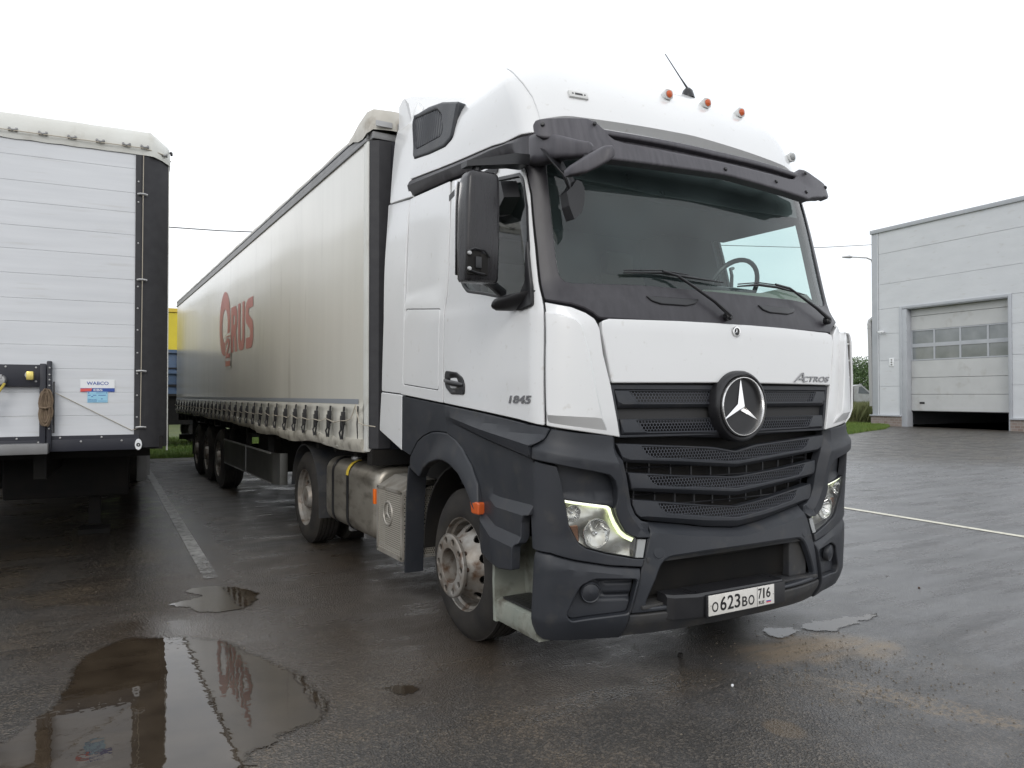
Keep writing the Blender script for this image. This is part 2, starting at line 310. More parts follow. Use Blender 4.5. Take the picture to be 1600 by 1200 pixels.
def panel(name, parent, m, poly, surf, holes=(), off=0, thick=.02, lip=.005, r=0, hr=None, h=.07, dfun=None, edge=None, flip=1, cr=(), sharp=24):
    """a sheet cut to an outline on a curved surface, with a rounded lip and real thickness"""
    if area(poly) < 0: poly = poly[::-1]
    outer = resample(fillet(poly, r), edge or h * .8)
    loops = [(outer, offset(outer, lip))]
    for q in holes:
        if area(q) > 0: q = q[::-1]
        q = resample(fillet(q, r if hr is None else hr), edge or h * .8); loops.append((q, offset(q, lip)))
    vs = []; edges = []; kind = []
    for a, b in loops:
        for lp, kd in ((a, 0), (b, 1)):
            n0 = len(vs); vs += [Vector(p) for p in lp]; kind += [kd] * len(lp)
            edges += [(n0 + i, n0 + (i + 1) % len(lp)) for i in range(len(lp))]
    rim = [loops[0][1]] + [b for a, b in loops[1:]]
    def ok(q): return inpoly(q[0], q[1], loops[0][1]) and not any(inpoly(q[0], q[1], b) for b in rim[1:])
    for line in cr:
        n = max(2, int(sum(math.hypot(line[i + 1][0] - line[i][0], line[i + 1][1] - line[i][1]) for i in range(len(line) - 1)) / (edge or h * .8)))
        T_ = [0]
        for i in range(len(line) - 1): T_.append(T_[-1] + math.hypot(line[i + 1][0] - line[i][0], line[i + 1][1] - line[i][1]))
        prev = None
        for k in range(n + 1):
            s = T_[-1] * k / n; q = (lin(list(zip(T_, [p[0] for p in line])), s), lin(list(zip(T_, [p[1] for p in line])), s))
            if ok(q):
                vs.append(Vector(q)); kind.append(2)
                if prev is not None: edges.append((prev, len(vs) - 1))
                prev = len(vs) - 1
            else: prev = None
    xs = [p[0] for p in outer]; ys = [p[1] for p in outer]
    nb = list(vs)
    x = math.floor(min(xs) / h) * h + h * .37
    while x < max(xs):
        y = math.floor(min(ys) / h) * h + h * .41
        while y < max(ys):
            if inpoly(x, y, loops[0][1]) and not any(inpoly(x, y, b) for a, b in loops[1:]):
                if all((x - p.x) ** 2 + (y - p.y) ** 2 > (h * .35) ** 2 for p in nb): vs.append(Vector((x, y)))
            y += h
        x += h
    V, E, F, ov, oe, of = delaunay_2d_cdt(vs, edges, [], 0, 1e-7)
    hl = [a for a, b in loops[1:]]
    faces = []
    for f in F:
        cx = sum(V[i].x for i in f) / len(f); cy = sum(V[i].y for i in f) / len(f)
        if inpoly(cx, cy, outer) and not any(inpoly(cx, cy, q) for q in hl): faces.append(tuple(f))
    outset = {}
    k0 = 0; bound = set(); ring = []
    inv = {}
    for vi, lst in enumerate(ov):
        for q in lst: inv[q] = vi
    for a, b in loops:
        ids = [inv[k0 + i] for i in range(len(a))]; bound.update(ids); ring.append(ids); k0 += len(a) + len(b)
    e = 1e-3
    def base(u, v, extra=0):
        P = Vector(surf(u, v)); A = Vector(surf(u + e, v)) - Vector(surf(u - e, v)); B = Vector(surf(u, v + e)) - Vector(surf(u, v - e))
        N = A.cross(B).normalized() * flip
        return P, N
    def full(u, v):
        P, N = base(u, v); d = off + (dfun(u, v) if dfun else 0); return P + N * d
    P3 = []; NN = []; UV = []
    for i, q in enumerate(V):
        P, N = base(q.x, q.y); d = off + (dfun(q.x, q.y) if dfun else 0)
        if dfun:
            A = full(q.x + e, q.y) - full(q.x - e, q.y); B = full(q.x, q.y + e) - full(q.x, q.y - e); Nn = A.cross(B).normalized() * flip
        else: Nn = N
        if i in bound: d -= lip * .8
        P3.append(P + N * d); NN.append(Nn); UV.append((q.x, q.y))
    # outward tilt of rim normals
    for (a, b), ids in zip(loops, ring):
        for i, vi in enumerate(ids):
            bi = inv.get(0)
            pa = a[i]; pb = b[i]; P, N = base(*pa)
            Q = Vector(surf(*pb)); t = (P - Q)
            if t.length > 1e-9: NN[vi] = (NN[vi] * .5 + t.normalized()).normalized()
    fs = []
    for f in faces:
        n = (P3[f[1]] - P3[f[0]]).cross(P3[f[2]] - P3[f[0]])
        fs.append(f if n.dot(NN[f[0]] + NN[f[1]] + NN[f[2]]) > 0 else f[::-1])
    vout = list(P3); nout = list(NN); uo = list(UV)
    if thick:
        for ids in ring:
            n0 = len(vout); N = len(ids)
            for vi in ids:
                P, Nb = base(*UV[vi]); t = NN[vi] - Nb * NN[vi].dot(Nb); t = t.normalized() if t.length > 1e-6 else Nb
                vout.append(P3[vi]); nout.append(t); uo.append(UV[vi])
            for vi in ids:
                P, Nb = base(*UV[vi]); t = NN[vi] - Nb * NN[vi].dot(Nb); t = t.normalized() if t.length > 1e-6 else Nb
                vout.append(P3[vi] - Nb * thick); nout.append(t); uo.append(UV[vi])
            for i in range(N):
                j = (i + 1) % N; f = (n0 + i, n0 + j, n0 + N + j, n0 + N + i)
                n = (vout[f[1]] - vout[f[0]]).cross(vout[f[2]] - vout[f[0]])
                fs.append(f if n.dot(nout[n0 + i]) > 0 else f[::-1])
    if cr:
        o = mesh(name, vout, fs, m, parent, uv=uo)
        bm = bmesh.new(); bm.from_mesh(o.data); bmesh.ops.remove_doubles(bm, verts=bm.verts, dist=1e-5); bm.to_mesh(o.data); bm.free()
        o.data.polygons.foreach_set('use_smooth', [True] * len(o.data.polygons)); o.data.set_sharp_from_angle(angle=math.radians(sharp)); return o
    return mesh(name, vout, fs, m, parent, uv=uo, normals=nout)
def pair(name, parent, m, poly, surf, **k):
    """the same piece on both sides of the vehicle"""
    a = panel(name, parent, m, poly, surf, **k)
    k2 = dict(k); k2['cr'] = [mir(q) for q in k.get('cr', ())]; k2['holes'] = [mir(q) for q in k.get('holes', ())]
    if k.get('dfun'): f = k['dfun']; k2['dfun'] = lambda u, v: f(-u, v)
    b = panel(name, parent, m, mir(poly), surf, **k2)
    return a, b
def glyph(name, s, mt, parent, P, A, U, w, h, ext=.0012, shear=0, bold=0, space=1):
    """raised lettering turned into a mesh, fitted to a width and a height"""
    c = bpy.data.curves.new(name, 'FONT'); c.body = s; c.size = 1; c.extrude = .01; c.shear = shear; c.offset = bold; c.space_character = space
    o = bpy.data.objects.new(name, c); COL.objects.link(o); me = bpy.data.meshes.new_from_object(o); bpy.data.objects.remove(o); bpy.data.curves.remove(c)
    xs = [v.co.x for v in me.vertices]; ys = [v.co.y for v in me.vertices]; x0, x1, y0, y1 = min(xs), max(xs), min(ys), max(ys); P = Vector(P); A = Vector(A).normalized(); U = Vector(U).normalized(); N = A.cross(U)
    for v in me.vertices: v.co = P + A * ((v.co.x - x0) / (x1 - x0) - .5) * w + U * ((v.co.y - y0) / (y1 - y0) - .5) * h + N * v.co.z * ext / .01
    me.name = name; me.materials.clear(); me.materials.append(M[mt]); return link(name, me, parent)
def prof(stations):
    """piecewise straight relief across a panel: stations are (height line, depth line) pairs, each a list over |u|"""
    def f(u, v):
        a = abs(u); q = sorted((lin(vl, a), lin(dl, a)) for vl, dl in stations)
        return lin(q, v)
    return f
def creases(stations, a0, a1, n=14, sg=-1):
    return [[(sg * (a0 + (a1 - a0) * k / n), lin(vl, a0 + (a1 - a0) * k / n)) for k in range(n + 1)] for vl, dl in stations]
def sst(a, b, x):
    t = max(0, min(1, (x - a) / (b - a))) if a != b else (0 if x < a else 1); return t * t * (3 - 2 * t)
def lin(pts, x):
    if x <= pts[0][0]: return pts[0][1]
    for i in range(len(pts) - 1):
        if x <= pts[i + 1][0]:
            return pts[i][1] + (pts[i + 1][1] - pts[i][1]) * (x - pts[i][0]) / (pts[i + 1][0] - pts[i][0])
    return pts[-1][1]

# ------------------------------------------------------------------ the cab surface: footprint of the cab at every height
TAB=dict(
 yf=[(.2,.16),(.28,.085),(.36,.05),(.44,.04),(.55,.055),(.75,.112),(.85,.135),(1.2,.145),(1.47,.15),(1.95,.165),(2.05,.185),(2.2,.24),(3.0,.435),(3.1,.47),(3.25,.53),(3.4,.61),(3.5,.69),(3.6,.79),(3.7,.95),(3.78,1.2),(3.85,1.6),(3.9,2.2)],
 c=[(.2,.2),(.3,.23),(.44,.24),(.6,.2),(.75,.15),(1.0,.1),(1.47,.045),(1.95,.05),(2.05,.06),(2.2,.1),(3.0,.1),(3.3,.08),(3.5,.05),(3.9,.04)],
 w=[(.2,1.2),(.35,1.245),(.5,1.25),(1.6,1.25),(2.0,1.24),(2.5,1.22),(3.0,1.175),(3.1,1.165),(3.3,1.155),(3.45,1.13),(3.55,1.08),(3.65,1.0),(3.75,.87),(3.85,.68),(3.9,.5)],
 xc=[(.2,.93),(2.0,.95),(2.2,.93),(3.0,.88),(3.4,.86),(3.65,.74),(3.85,.48),(3.9,.35)],
 ye=[(.2,.42),(.5,.40),(1.0,.39),(1.6,.43),(2.0,.45),(2.2,.50),(3.0,.66),(3.1,.70),(3.3,.80),(3.5,.95),(3.7,1.2),(3.8,1.5),(3.9,2.4)])
def interp(tab,z):
    if z<=tab[0][0]: return tab[0][1]
    if z>=tab[-1][0]: return tab[-1][1]
    n=len(tab)
    for i in range(n-1):
        if z<=tab[i+1][0]: break
    x0,y0=tab[i]; x1,y1=tab[i+1]; h=x1-x0; m=(y1-y0)/h
    def sl(k):
        if k<=0: return (tab[1][1]-tab[0][1])/(tab[1][0]-tab[0][0])
        if k>=n-1: return (tab[-1][1]-tab[-2][1])/(tab[-1][0]-tab[-2][0])
        a=(tab[k][1]-tab[k-1][1])/(tab[k][0]-tab[k-1][0]); b=(tab[k+1][1]-tab[k][1])/(tab[k+1][0]-tab[k][0])
        return 0 if a*b<=0 else 2*a*b/(a+b)
    t=(z-x0)/h; a=sl(i)*h; b=sl(i+1)*h
    return (2*t**3-3*t*t+1)*y0+(t**3-2*t*t+t)*a+(-2*t**3+3*t*t)*y1+(t**3-t*t)*b
LC=.45; YS=1.0
def skin(s,z):
    yf,c,w,xc,ye=[interp(TAB[k],z) for k in('yf','c','w','xc','ye')]
    sg=-1 if s<0 else 1; a=abs(s); A=.95; B=A+LC; D=B+.6
    if a<=A:
        x=xc*a/A; y=yf+c*x*x
    elif a<=B:
        t=(a-A)/LC; th=t*math.pi/2; rx=w-xc; yc=yf+c*xc*xc
        x=xc+rx*math.sin(th); m=2*c*xc
        # keep the end exactly at ye
        y=yc+m*(x-xc)*(1-t)**2+(ye-yc)*(1-math.cos(th))
    else:
        x=w; ys=max(YS,ye+.1)
        y=ye+(ys-ye)*(a-B)/.6 if a<=D else ys+(a-D)*(1 if a<D+1.5 else 1)
        x-= .0
    return (sg*x,y,z)
VT=dict(yf=.235,c=.10,w=1.215,xc=.90,ye=.44)
def visor(s,z):
    yf=VT['yf']+(z-2.95)*.32+.0; c,w,xc,ye=VT['c'],VT['w'],VT['xc'],VT['ye']+(z-2.95)*.3
    sg=-1 if s<0 else 1; a=abs(s); A=.95; B=A+.45
    if a<=A: x=xc*a/A; y=yf+c*x*x
    elif a<=B:
        t=(a-A)/.45; th=t*math.pi/2; x=xc+(w-xc)*math.sin(th); yc=yf+c*xc*xc; m=2*c*xc
        y=yc+m*(x-xc)*(1-t)**2+(ye-yc)*(1-math.cos(th))
    else: x=w; y=ye+(a-B)
    return (sg*x,y,z)

# ================================================================== the tractor unit
T = root('semi_truck', 'white tractor unit with dark grey bumper, tall sleeper cab and large star on the grille', 'truck')
def P_(name, mt, poly, **k): return panel(name, T, mt, poly, skin, **k)
def D_(name, mt, poly, **k): return pair(name, T, mt, poly, skin, **k)
def sym(left):                      # outline given for the viewer's left half (s<=0), going from the centre line outwards and back
    return left + [(-a, b) for a, b in left[::-1] if abs(a) > 1e-4]

GL = [(-1.155, 3.02), (-1.16, 2.858), (-1.145, 2.561), (-1.135, 2.298), (-1.128, 2.235), (-1.10, 2.197), (-1.05, 2.190), (-.658, 2.202), (-.21, 2.197), (0, 2.197)]
GLASS = GL + [(-a, b) for a, b in GL[::-1][1:]]
WIN = [(-2.455, 2.88), (-2.42, 2.727), (-2.353, 2.399), (-2.305, 2.289), (-2.225, 2.228), (-1.813, 2.154), (-1.475, 2.094), (-1.368, 2.152), (-1.324, 2.391), (-1.322, 2.623), (-1.363, 2.801), (-1.43, 2.841), (-1.883, 2.886), (-2.25, 2.926), (-2.43, 2.92)]
SH = [(-1.10, .0), ]

# inner shell of the cab: lining with real openings for the windscreen and the door windows
lo = [(-3.62, 1.42), (-.0, 1.42), (3.62, 1.42), (3.62, 3.02), (2.5, 3.04), (1.2, 3.04), (0, 3.04), (-1.2, 3.04), (-2.5, 3.04), (-3.62, 3.02)]
P_('cab_shell', 'interior', lo, holes=[GLASS, WIN, mir(WIN)], off=-.045, thick=.03, lip=.002, h=.12, edge=.06)
mb = MB(); mb.bx(-1.16, 1.16, 2.36, 2.42, 1.40, 3.03); mb.bx(-1.12, 1.12, .72, 2.36, 3.01, 3.03); mb.bx(-1.18, 1.18, .3, 2.42, 1.38, 1.42)
mb.build('cab_lining', 'interior', T)
# dark structure under the lower panels and behind the grille
low = [(-1.9, 1.42), (-1.9, 1.16), (-1.42, .90), (-1.38, .45), (-.80, .36), (0, .36), (.80, .36), (1.38, .45), (1.42, .90), (1.9, 1.16), (1.9, 1.42), (1.0, 1.97), (0, 1.97), (-1.0, 1.97)]
P_('front_structure', 'under', low, off=-.12, thick=.02, lip=.002, h=.12, edge=.08,
   holes=[[(-.70, .40), (-.60, .62), (-.5, .68), (.5, .68), (.60, .62), (.70, .40)]])

# windscreen, its black surround and the A pillars
so_ = [(-.957, 1.993), (-.985, 2.02), (-1.03, 2.045), (-1.10, 2.068), (-1.258, 2.09), (-1.262, 2.39), (-1.285, 2.698), (-1.33, 2.84), (-1.385, 2.91), (-1.47, 2.965), (-1.62, 2.993), (-2.162, 3.012), (-2.587, 3.050), (-3.315, 3.095), (-3.319, 3.222), (-2.555, 3.143), (-1.716, 3.072), (-1.3, 3.062), (-1.1, 3.10), (-.6, 3.115), (0, 3.12)]
SUR = so_ + [(-a, b) for a, b in so_[::-1][1:]]
GT = [(0, 3.12), (1.1, 3.10), (1.3, 3.069), (1.716, 3.078), (2.555, 3.148), (3.32, 3.226)]; GB = [(0, 2.99), (1.35, 2.93), (1.6, 2.985), (2.162, 3.005), (2.587, 3.043), (3.32, 3.090)]
GS = [(GB, [(1.45, .0), (1.7, .004)]), ([(a, lin(GB, a) * .35 + lin(GT, a) * .65) for a in (0, 1.3, 1.6, 2.16, 2.6, 3.32)], [(1.35, .0), (1.6, .030)]), (GT, [(1.3, 0), (1.6, .006)])]
P_('windscreen_surround', 'pillar', SUR, holes=[GLASS], off=.002, thick=.035, lip=.006, h=.05, edge=.04, r=.02, hr=.03, dfun=prof(GS), cr=creases(GS[1:2], 1.36, 3.31, 40) + creases(GS[1:2], 1.36, 3.31, 40, 1), sharp=30)
P_('windscreen', 'glass', GLASS, off=-.006, thick=0, lip=.002, h=.09, edge=.05)
P_('windscreen_shade_band', 'black', [(-1.10, 2.90), (-1.08, 2.835), (-.957, 2.822), (-.418, 2.785), (0, 2.782), (.418, 2.785), (.957, 2.822), (1.08, 2.835), (1.10, 2.90), (1.10, 3.03), (-1.10, 3.03)], off=-.03, thick=.0, lip=.002)
# bonnet flap
HOOD = [(0, 2.001), (-.432, 1.998), (-.737, 1.992), (-.90, 1.989), (-.948, 1.975), (-.948, 1.91), (-.90, 1.646), (-.165, 1.652), (0, 1.652)]
HOODF = HOOD + [(-a, b) for a, b in HOOD[::-1] if abs(a) > 1e-3]
def dhood(u, v):
    return .012 * sst(.035, .0, max(abs(v - 1.95) - .012, abs(u) - .03)) * 0 - .004 * sst(.10, .06, abs(u) + (2.0 - v) * .9) * sst(1.885, 1.90, v)
P_('bonnet_flap', 'white', HOODF, off=.012, thick=.03, lip=.008, r=.012, h=.05, dfun=dhood)
# white corner pieces and raised air deflectors
WC = [(-1.262, 2.078), (-1.201, 2.066), (-1.103, 2.048), (-1.029, 2.018), (-.985, 1.987), (-.960, 1.936), (-.945, 1.8), (-.902, 1.631), (-.850, 1.357), (-.929, 1.369), (-1.103, 1.396), (-1.278, 1.421)]
P_('corner_panel', 'white', WC, off=.004, thick=.03, lip=.006, r=.008, h=.05)
P_('corner_panel', 'white', [(1.125, 2.055)] + [(-a, b) for a, b in WC[2:11]] + [(1.125, 1.40)], off=.004, thick=.03, lip=.006, r=.008, h=.05)
DF = [(-1.256, 2.018), (-1.17, 1.998), (-1.094, 1.974), (-1.068, 1.947), (-1.034, 1.799), (-.994, 1.556), (-.975, 1.462), (-.905, 1.368), (-1.103, 1.396), (-1.262, 1.427)]
DS = [([(.9, 1.36), (1.26, 1.42)], [(.9, -.052)]), ([(.975, 1.462), (1.26, 1.478)], [(.9, 0)]), ([(.9, 2.1)], [(.9, 0)])]
panel('air_deflector', T, 'white', DF, skin, off=.040, thick=.045, lip=.008, r=.012, h=.04, dfun=prof(DS), cr=creases(DS[1:2], .98, 1.25), sharp=18)
DFR = [(1.12, 2.005), (1.094, 1.974), (1.068, 1.947), (1.034, 1.799), (.994, 1.556), (.975, 1.462), (.905, 1.368), (1.103, 1.396), (1.12, 1.42)]
panel('air_deflector', T, 'white', DFR, skin, off=.040, thick=.045, lip=.008, r=.010, h=.04, dfun=prof(DS), cr=creases(DS[1:2], .98, 1.11, sg=1), sharp=18)
mb = MB()
for z in (1.47, 1.585, 1.70, 1.815, 1.93): MB().bx(1.13, 1.258, .292, .44, z, z + .012).build('deflector_rib', 'whitedull', T)
mb = MB(); mb.loft([[(x0, .285, z), (x0 + .012, .28, z), (x1 + .012, .60, z), (x1, .60, z)] for z, x0, x1 in ((1.375, 1.16, 1.25), (1.43, 1.225, 1.28), (1.49, 1.258, 1.30), (1.7, 1.262, 1.30), (1.95, 1.252, 1.29), (1.995, 1.235, 1.27), (2.01, 1.20, 1.25))]); mb.bx(1.13, 1.255, .29, .42, 2.0, 2.012); mb.build('deflector_vane', 'white', T)
MB().bx(1.12, 1.27, .43, .45, 1.40, 2.0).build('duct_back', 'under', T)
mb = MB(); mb.loft([[(x0 - .006, .295, z), (x0 - .003, .295, z), (x1 - .003, .58, z), (x1 - .006, .58, z)] for z, x0, x1 in ((1.43, 1.225, 1.28), (1.49, 1.258, 1.30), (1.7, 1.262, 1.30), (1.95, 1.252, 1.29))]); mb.build('duct_liner', 'ductgrey', T)  # thin added sheet, darker grey-brown than the white vane it lines

# doors with window openings
DOOR = [(-1.285, 1.422), (-1.281, 1.728), (-1.275, 2.056), (-1.280, 2.388), (-1.300, 2.698), (-1.345, 2.829), (-1.395, 2.89), (-1.475, 2.940), (-1.627, 2.966), (-2.193, 2.990), (-2.560, 3.028), (-2.525, 2.749), (-2.499, 2.385), (-2.507, 2.243), (-2.526, 2.174), (-2.505, 1.765), (-2.499, 1.530), (-1.873, 1.479), (-1.528, 1.450)]
def dside(u, v):
    a = abs(u)
    # character line: waist rises slightly to the rear and the side tucks in above it
    w = lin([(1.28, 2.12), (2.5, 2.20), (3.3, 2.24)], a)
    d = .010 * sst(w - .015, w - .11, v)
    # sculpted pocket behind the window
    d -= .016 * sst(2.45, 2.75, a) * sst(w, w + .12, v) * sst(3.02 + (a - 3.3) * .22, 2.60 + (a - 3.3) * .22, v)
    return d
D_('door', 'white', DOOR, holes=[WIN], off=.006, thick=.012, lip=.004, r=.012, hr=.03, h=.06, dfun=dside)
a1, a2 = pair('window_seal', T, 'black', [(x * 1 + (-.0), y) for x, y in WIN], skin, holes=[offset(resample(fillet(WIN, .04), .08), -.0) and fillet([((x + 1.88) * .957 - 1.88, (y - 2.5) * .945 + 2.5) for x, y in WIN], .05)], off=.008, thick=.02, lip=.004, r=.03, h=.08)
D_('side_window', 'sideglass', WIN, off=-.004, thick=0, lip=.002, h=.1)
RP = [(-3.298, 3.078), (-2.597, 3.036), (-2.536, 2.749), (-2.512, 2.385), (-2.520, 2.243), (-2.539, 2.174), (-2.518, 1.765), (-2.512, 1.530), (-3.248, 1.588), (-3.256, 1.857), (-3.255, 2.209)]
HT = [(-3.225, 2.225), (-2.60, 2.165), (-2.582, 1.612), (-3.215, 1.66)]
D_('sleeper_side_panel', 'white', RP, holes=[HT], off=.006, thick=.012, lip=.004, r=.012, hr=.03, h=.06, dfun=dside)
HT2 = [(-3.220, 2.220), (-2.605, 2.160), (-2.587, 1.617), (-3.210, 1.665)]
D_('locker_door', 'white', HT2, off=.006, thick=.012, lip=.004, r=.03, h=.08, dfun=dside)
D_('side_flap', 'white', [(-3.775, 3.135), (-3.311, 3.078), (-3.263, 2.209), (-3.256, 1.592), (-3.682, 1.613), (-3.689, 2.183)], off=.004, thick=.03, lip=.005, r=.01, h=.1)
D_('lower_side_flap', 'white', [(-3.678, 1.604), (-3.246, 1.582), (-3.25, 1.17), (-3.712, 1.30), (-3.715, 1.33)], off=.01, thick=.03, lip=.006, r=.012, h=.1)
# high roof
def sidepl(y, z): return (-(1.163 - .11 * (z - 3.1) - .9 * max(0, z - 3.62) ** 2), y, z)
UP = [(-3.317, 3.228), (-2.555, 3.150), (-1.716, 3.080), (-1.3, 3.069), (-1.172, 3.072), (-1.172, 3.195), (-1.190, 3.30), (-1.235, 3.40), (-1.30, 3.52), (-1.40, 3.66), (-1.55, 3.80), (-3.317, 3.88)]
D_('roof_side_panel', 'white', UP, off=.012, thick=.02, lip=.006, r=.012, h=.06)
CAP = [(0, 3.125), (-.6, 3.12), (-1.1, 3.105), (-1.176, 3.09), (-1.178, 3.195), (-1.196, 3.305), (-1.240, 3.405), (-1.305, 3.525), (-1.405, 3.665), (-1.555, 3.805), (-1.8, 3.893), (0, 3.893)]
CAPF = CAP + [(-a, b) for a, b in CAP[::-1] if abs(a) > 1e-3]
RS = [([(0, 3.085)], [(0, -.075), (1.0, -.06), (1.17, -.012)]), ([(0, 3.185), (1.0, 3.165), (1.17, 3.14)], [(0, -.050), (1.0, -.035), (1.17, 0)]), ([(0, 3.215), (1.0, 3.19), (1.17, 3.15)], [(0, 0)])]
P_('roof_cap', 'white', CAPF, off=.019, thick=.008, lip=.005, r=.008, h=.06, dfun=prof(RS), cr=creases(RS[1:], 0, 1.15, 30) + creases(RS[1:], 0.02, 1.15, 30, 1), sharp=25)
# closing top of the roof
ring = [skin(s / 20, 3.885) for s in range(-66, 67)]
mb = MB(); mb.add([(x, y, z + .012) for x, y, z in ring] + [(x * .5, 2.6, 3.90) for x, y, z in ring], [(i, i + 1, i + 134, i + 133) for i in range(132)])
mb.build('roof_top', 'white', T)
mb = MB(); mb.loft([[(x, 2.33, 3.5), (x * .985, 2.54, zt - .05), (x, 2.58, zt), (x, 2.63, zt), (x, 2.70, zt - .03), (x, 2.70, 3.42)] for x, zt in ((-1.105, 3.955), (-1.03, 3.99), (-.6, 4.07), (0, 4.10), (.6, 4.07), (1.03, 3.99), (1.105, 3.955))]); mb.build('roof_spoiler', 'white', T, smooth=25)
for sg in (-1, 1):
    sf = (lambda y, z: sidepl(y, z)) if sg < 0 else (lambda y, z: (-sidepl(y, z)[0], y, z))
    fl = 1 if sg > 0 else -1
    panel('rear_upper_flap', T, 'white', [(2.238, 3.075), (2.701, 3.125), (2.731, 3.39), (2.742, 3.66), (2.73, 3.93), (2.52, 3.92), (2.42, 3.80), (2.40, 3.747), (2.255, 3.364), (2.30, 3.345), (2.289, 3.149)], sf, off=.022, thick=.05, lip=.006, r=.01, h=.1, flip=fl)
    VN = [(2.265, 3.368), (2.295, 3.527), (2.374, 3.744), (2.094, 3.715), (1.824, 3.660), (1.521, 3.560), (1.556, 3.381), (1.572, 3.320), (1.688, 3.295), (1.964, 3.32)]
    VG = [(2.331, 3.700), (1.897, 3.630), (1.803, 3.561), (1.738, 3.42), (1.775, 3.401), (2.229, 3.435)]
    panel('roof_air_intake', T, 'dark', VN, sf, holes=[VG], off=.042, thick=.05, lip=.02, r=.03, h=.05, flip=fl)
    panel('intake_grille', T, 'dark', VG, sf, off=.03, thick=.01, lip=.006, r=.03, h=.02, flip=fl, dfun=lambda y, z: .005 * math.sin(y * 2 * math.pi / .042))
# roof lamps, grab handle, antenna
def on_skin(s, z, off=0):
    P = Vector(skin(s, z)); e = 1e-3; A = Vector(skin(s + e, z)) - Vector(skin(s - e, z)); B = Vector(skin(s, z + e)) - Vector(skin(s, z - e))
    N = A.cross(B).normalized(); return P + N * off, A.normalized(), N
def frame_at(s, z, off=0):
    P, A, N = on_skin(s, z, off); B = N.cross(A).normalized(); return Matrix((A, B, N)).transposed().to_4x4(), P   # local z outward
for i, (s, z) in enumerate(((-.079, 3.506), (.352, 3.534), (.775, 3.548), (-.895, 3.34), (1.20, 3.29))):
    rot, P = frame_at(s, z, .02); f = Vector((0, -1, .15)).normalized()
    if i == 3:
        mb = MB(); r3 = rot.to_3x3(); mb.box(P, (.13, .05, .025), r3, bev=.009); k = mb.build('grab_handle', 'whitedull', T)
        mb = MB()
        for dx in (-.04, .04): mb.box(P + r3 @ Vector((dx, 0, .013)), (.008, .008, .004), r3)
        mb.box(P + r3 @ Vector((0, 0, .012)), (.05, .014, .004), r3); mb.build('screw', 'black', k); continue
    mb = MB(); base_ = P - Vector((0, .0, .0))
    ringz = []
    for y, rx, rz, dz in ((.10, .012, .006, -.012), (.05, .028, .022, 0), (0, .034, .032, .006), (-.006, .034, .032, .006)):
        ringz.append([(P.x + rx * math.copysign(abs(math.cos(t)) ** .6, math.cos(t)), P.y + y - .03, P.z + dz + rz * math.copysign(abs(math.sin(t)) ** .6, math.sin(t))) for t in [k * math.pi / 8 for k in range(16)]])
    mb.loft(ringz); lb = mb.build('marker_lamp', 'whitedull', T)
    mb = MB(); mb.lathe([(-.002, .024), (-.010, .022), (-.016, .012), (-.018, 0)], (P.x, P.y - .036, P.z + .006), 'y', 16); mb.build('lens', 'amber' if i < 4 else 'lensgrey', lb)
rot, P = frame_at(.47, 3.69, 0)
P = Vector((.30, .86, 3.665))
mb = MB(); mb.lathe([(-.02, .05), (0, .045), (.035, .034), (.052, .018), (.056, 0)], P, 'z', 20)
mb.tube([P + Vector((0, 0, .05)), P + Vector((-.04, .03, .13)), P + Vector((-.125, .09, .30))], [.008, .0045, .003]); mb.build('antenna', 'black', T)

# sun visor
lo_ = [(0, 2.905), (-.383, 2.892), (-.876, 2.884), (-.95, 2.915), (-1.02, 2.94), (-1.105, 2.957), (-1.176, 2.972), (-1.285, 2.976), (-1.39, 2.990), (-1.415, 3.02), (-1.405, 3.065), (-1.35, 3.083), (-1.161, 3.102), (-1.064, 3.115), (-.961, 3.128), (-.901, 3.122), (-.86, 3.085), (-.391, 3.082), (0, 3.078)]
VIS = lo_ + [(-a if -a < 1.0 else 1.0 + (-a - 1.0) * .78, b - .022 * sst(.84, 1.1, -a)) for a, b in lo_[::-1] if abs(a) > 1e-3]
SLOT = [(0, 3.040), (-.391, 3.046), (-.80, 3.050), (-.835, 3.052), (-.80, 3.027), (-.73, 3.016), (-.35, 3.010), (0, 3.008)]
SLOT = SLOT + [(-a, b) for a, b in SLOT[::-1] if abs(a) > 1e-3]
def dvis(u, v): return .03 * sst(3.0, 2.90, v) * sst(1.3, .9, abs(u)) * 0 + .018 * sst(2.99, 3.0, v) * sst(1.0, .85, abs(u)) * -1
vo = panel('sun_visor', T, 'visor', VIS, visor, holes=[SLOT], off=0, thick=.045, lip=.012, r=.02, hr=.006, h=.04, dfun=dvis)
panel('visor_inner', vo, 'visor', [(-1.0, 2.93), (1.0, 2.93), (1.0, 3.07), (-1.0, 3.07)], visor, off=-.055, thick=.01, lip=.004, r=.02, h=.1)
for s, z in ((-1.27, 3.05), (-.93, 3.09), (-.86, 2.93), (0, 2.94), (.5, 2.94), (.86, 2.93), (.93, 3.08), (1.20, 3.03)):
    p = Vector(visor(s, z)); e = 1e-3; A = Vector(visor(s + e, z)) - Vector(visor(s - e, z)); B = Vector(visor(s, z + e)) - Vector(visor(s, z - e)); N = A.cross(B).normalized()
    q = N.to_track_quat('Z', 'Y').to_matrix()
    mb = MB(); n0 = 0; mb.lathe([(0, .012), (.008, .012), (.011, .008), (.011, 0)], (0, 0, 0), 'z', 12)
    for i in range(n0, len(mb.v)): mb.v[i] = tuple(q @ Vector(mb.v[i]) + p + N * (.001 if abs(s) > 1 else -.0))
    mb.build('bolt', 'black', vo)
# brackets that carry the visor
mb = MB()
for x in (-.85, -.3, .3, .85): mb.tube([(x, .33 + .1 * x * x, 3.06), (x, .52, 3.10)], .014)
mb.build('visor_bracket', 'black', vo)

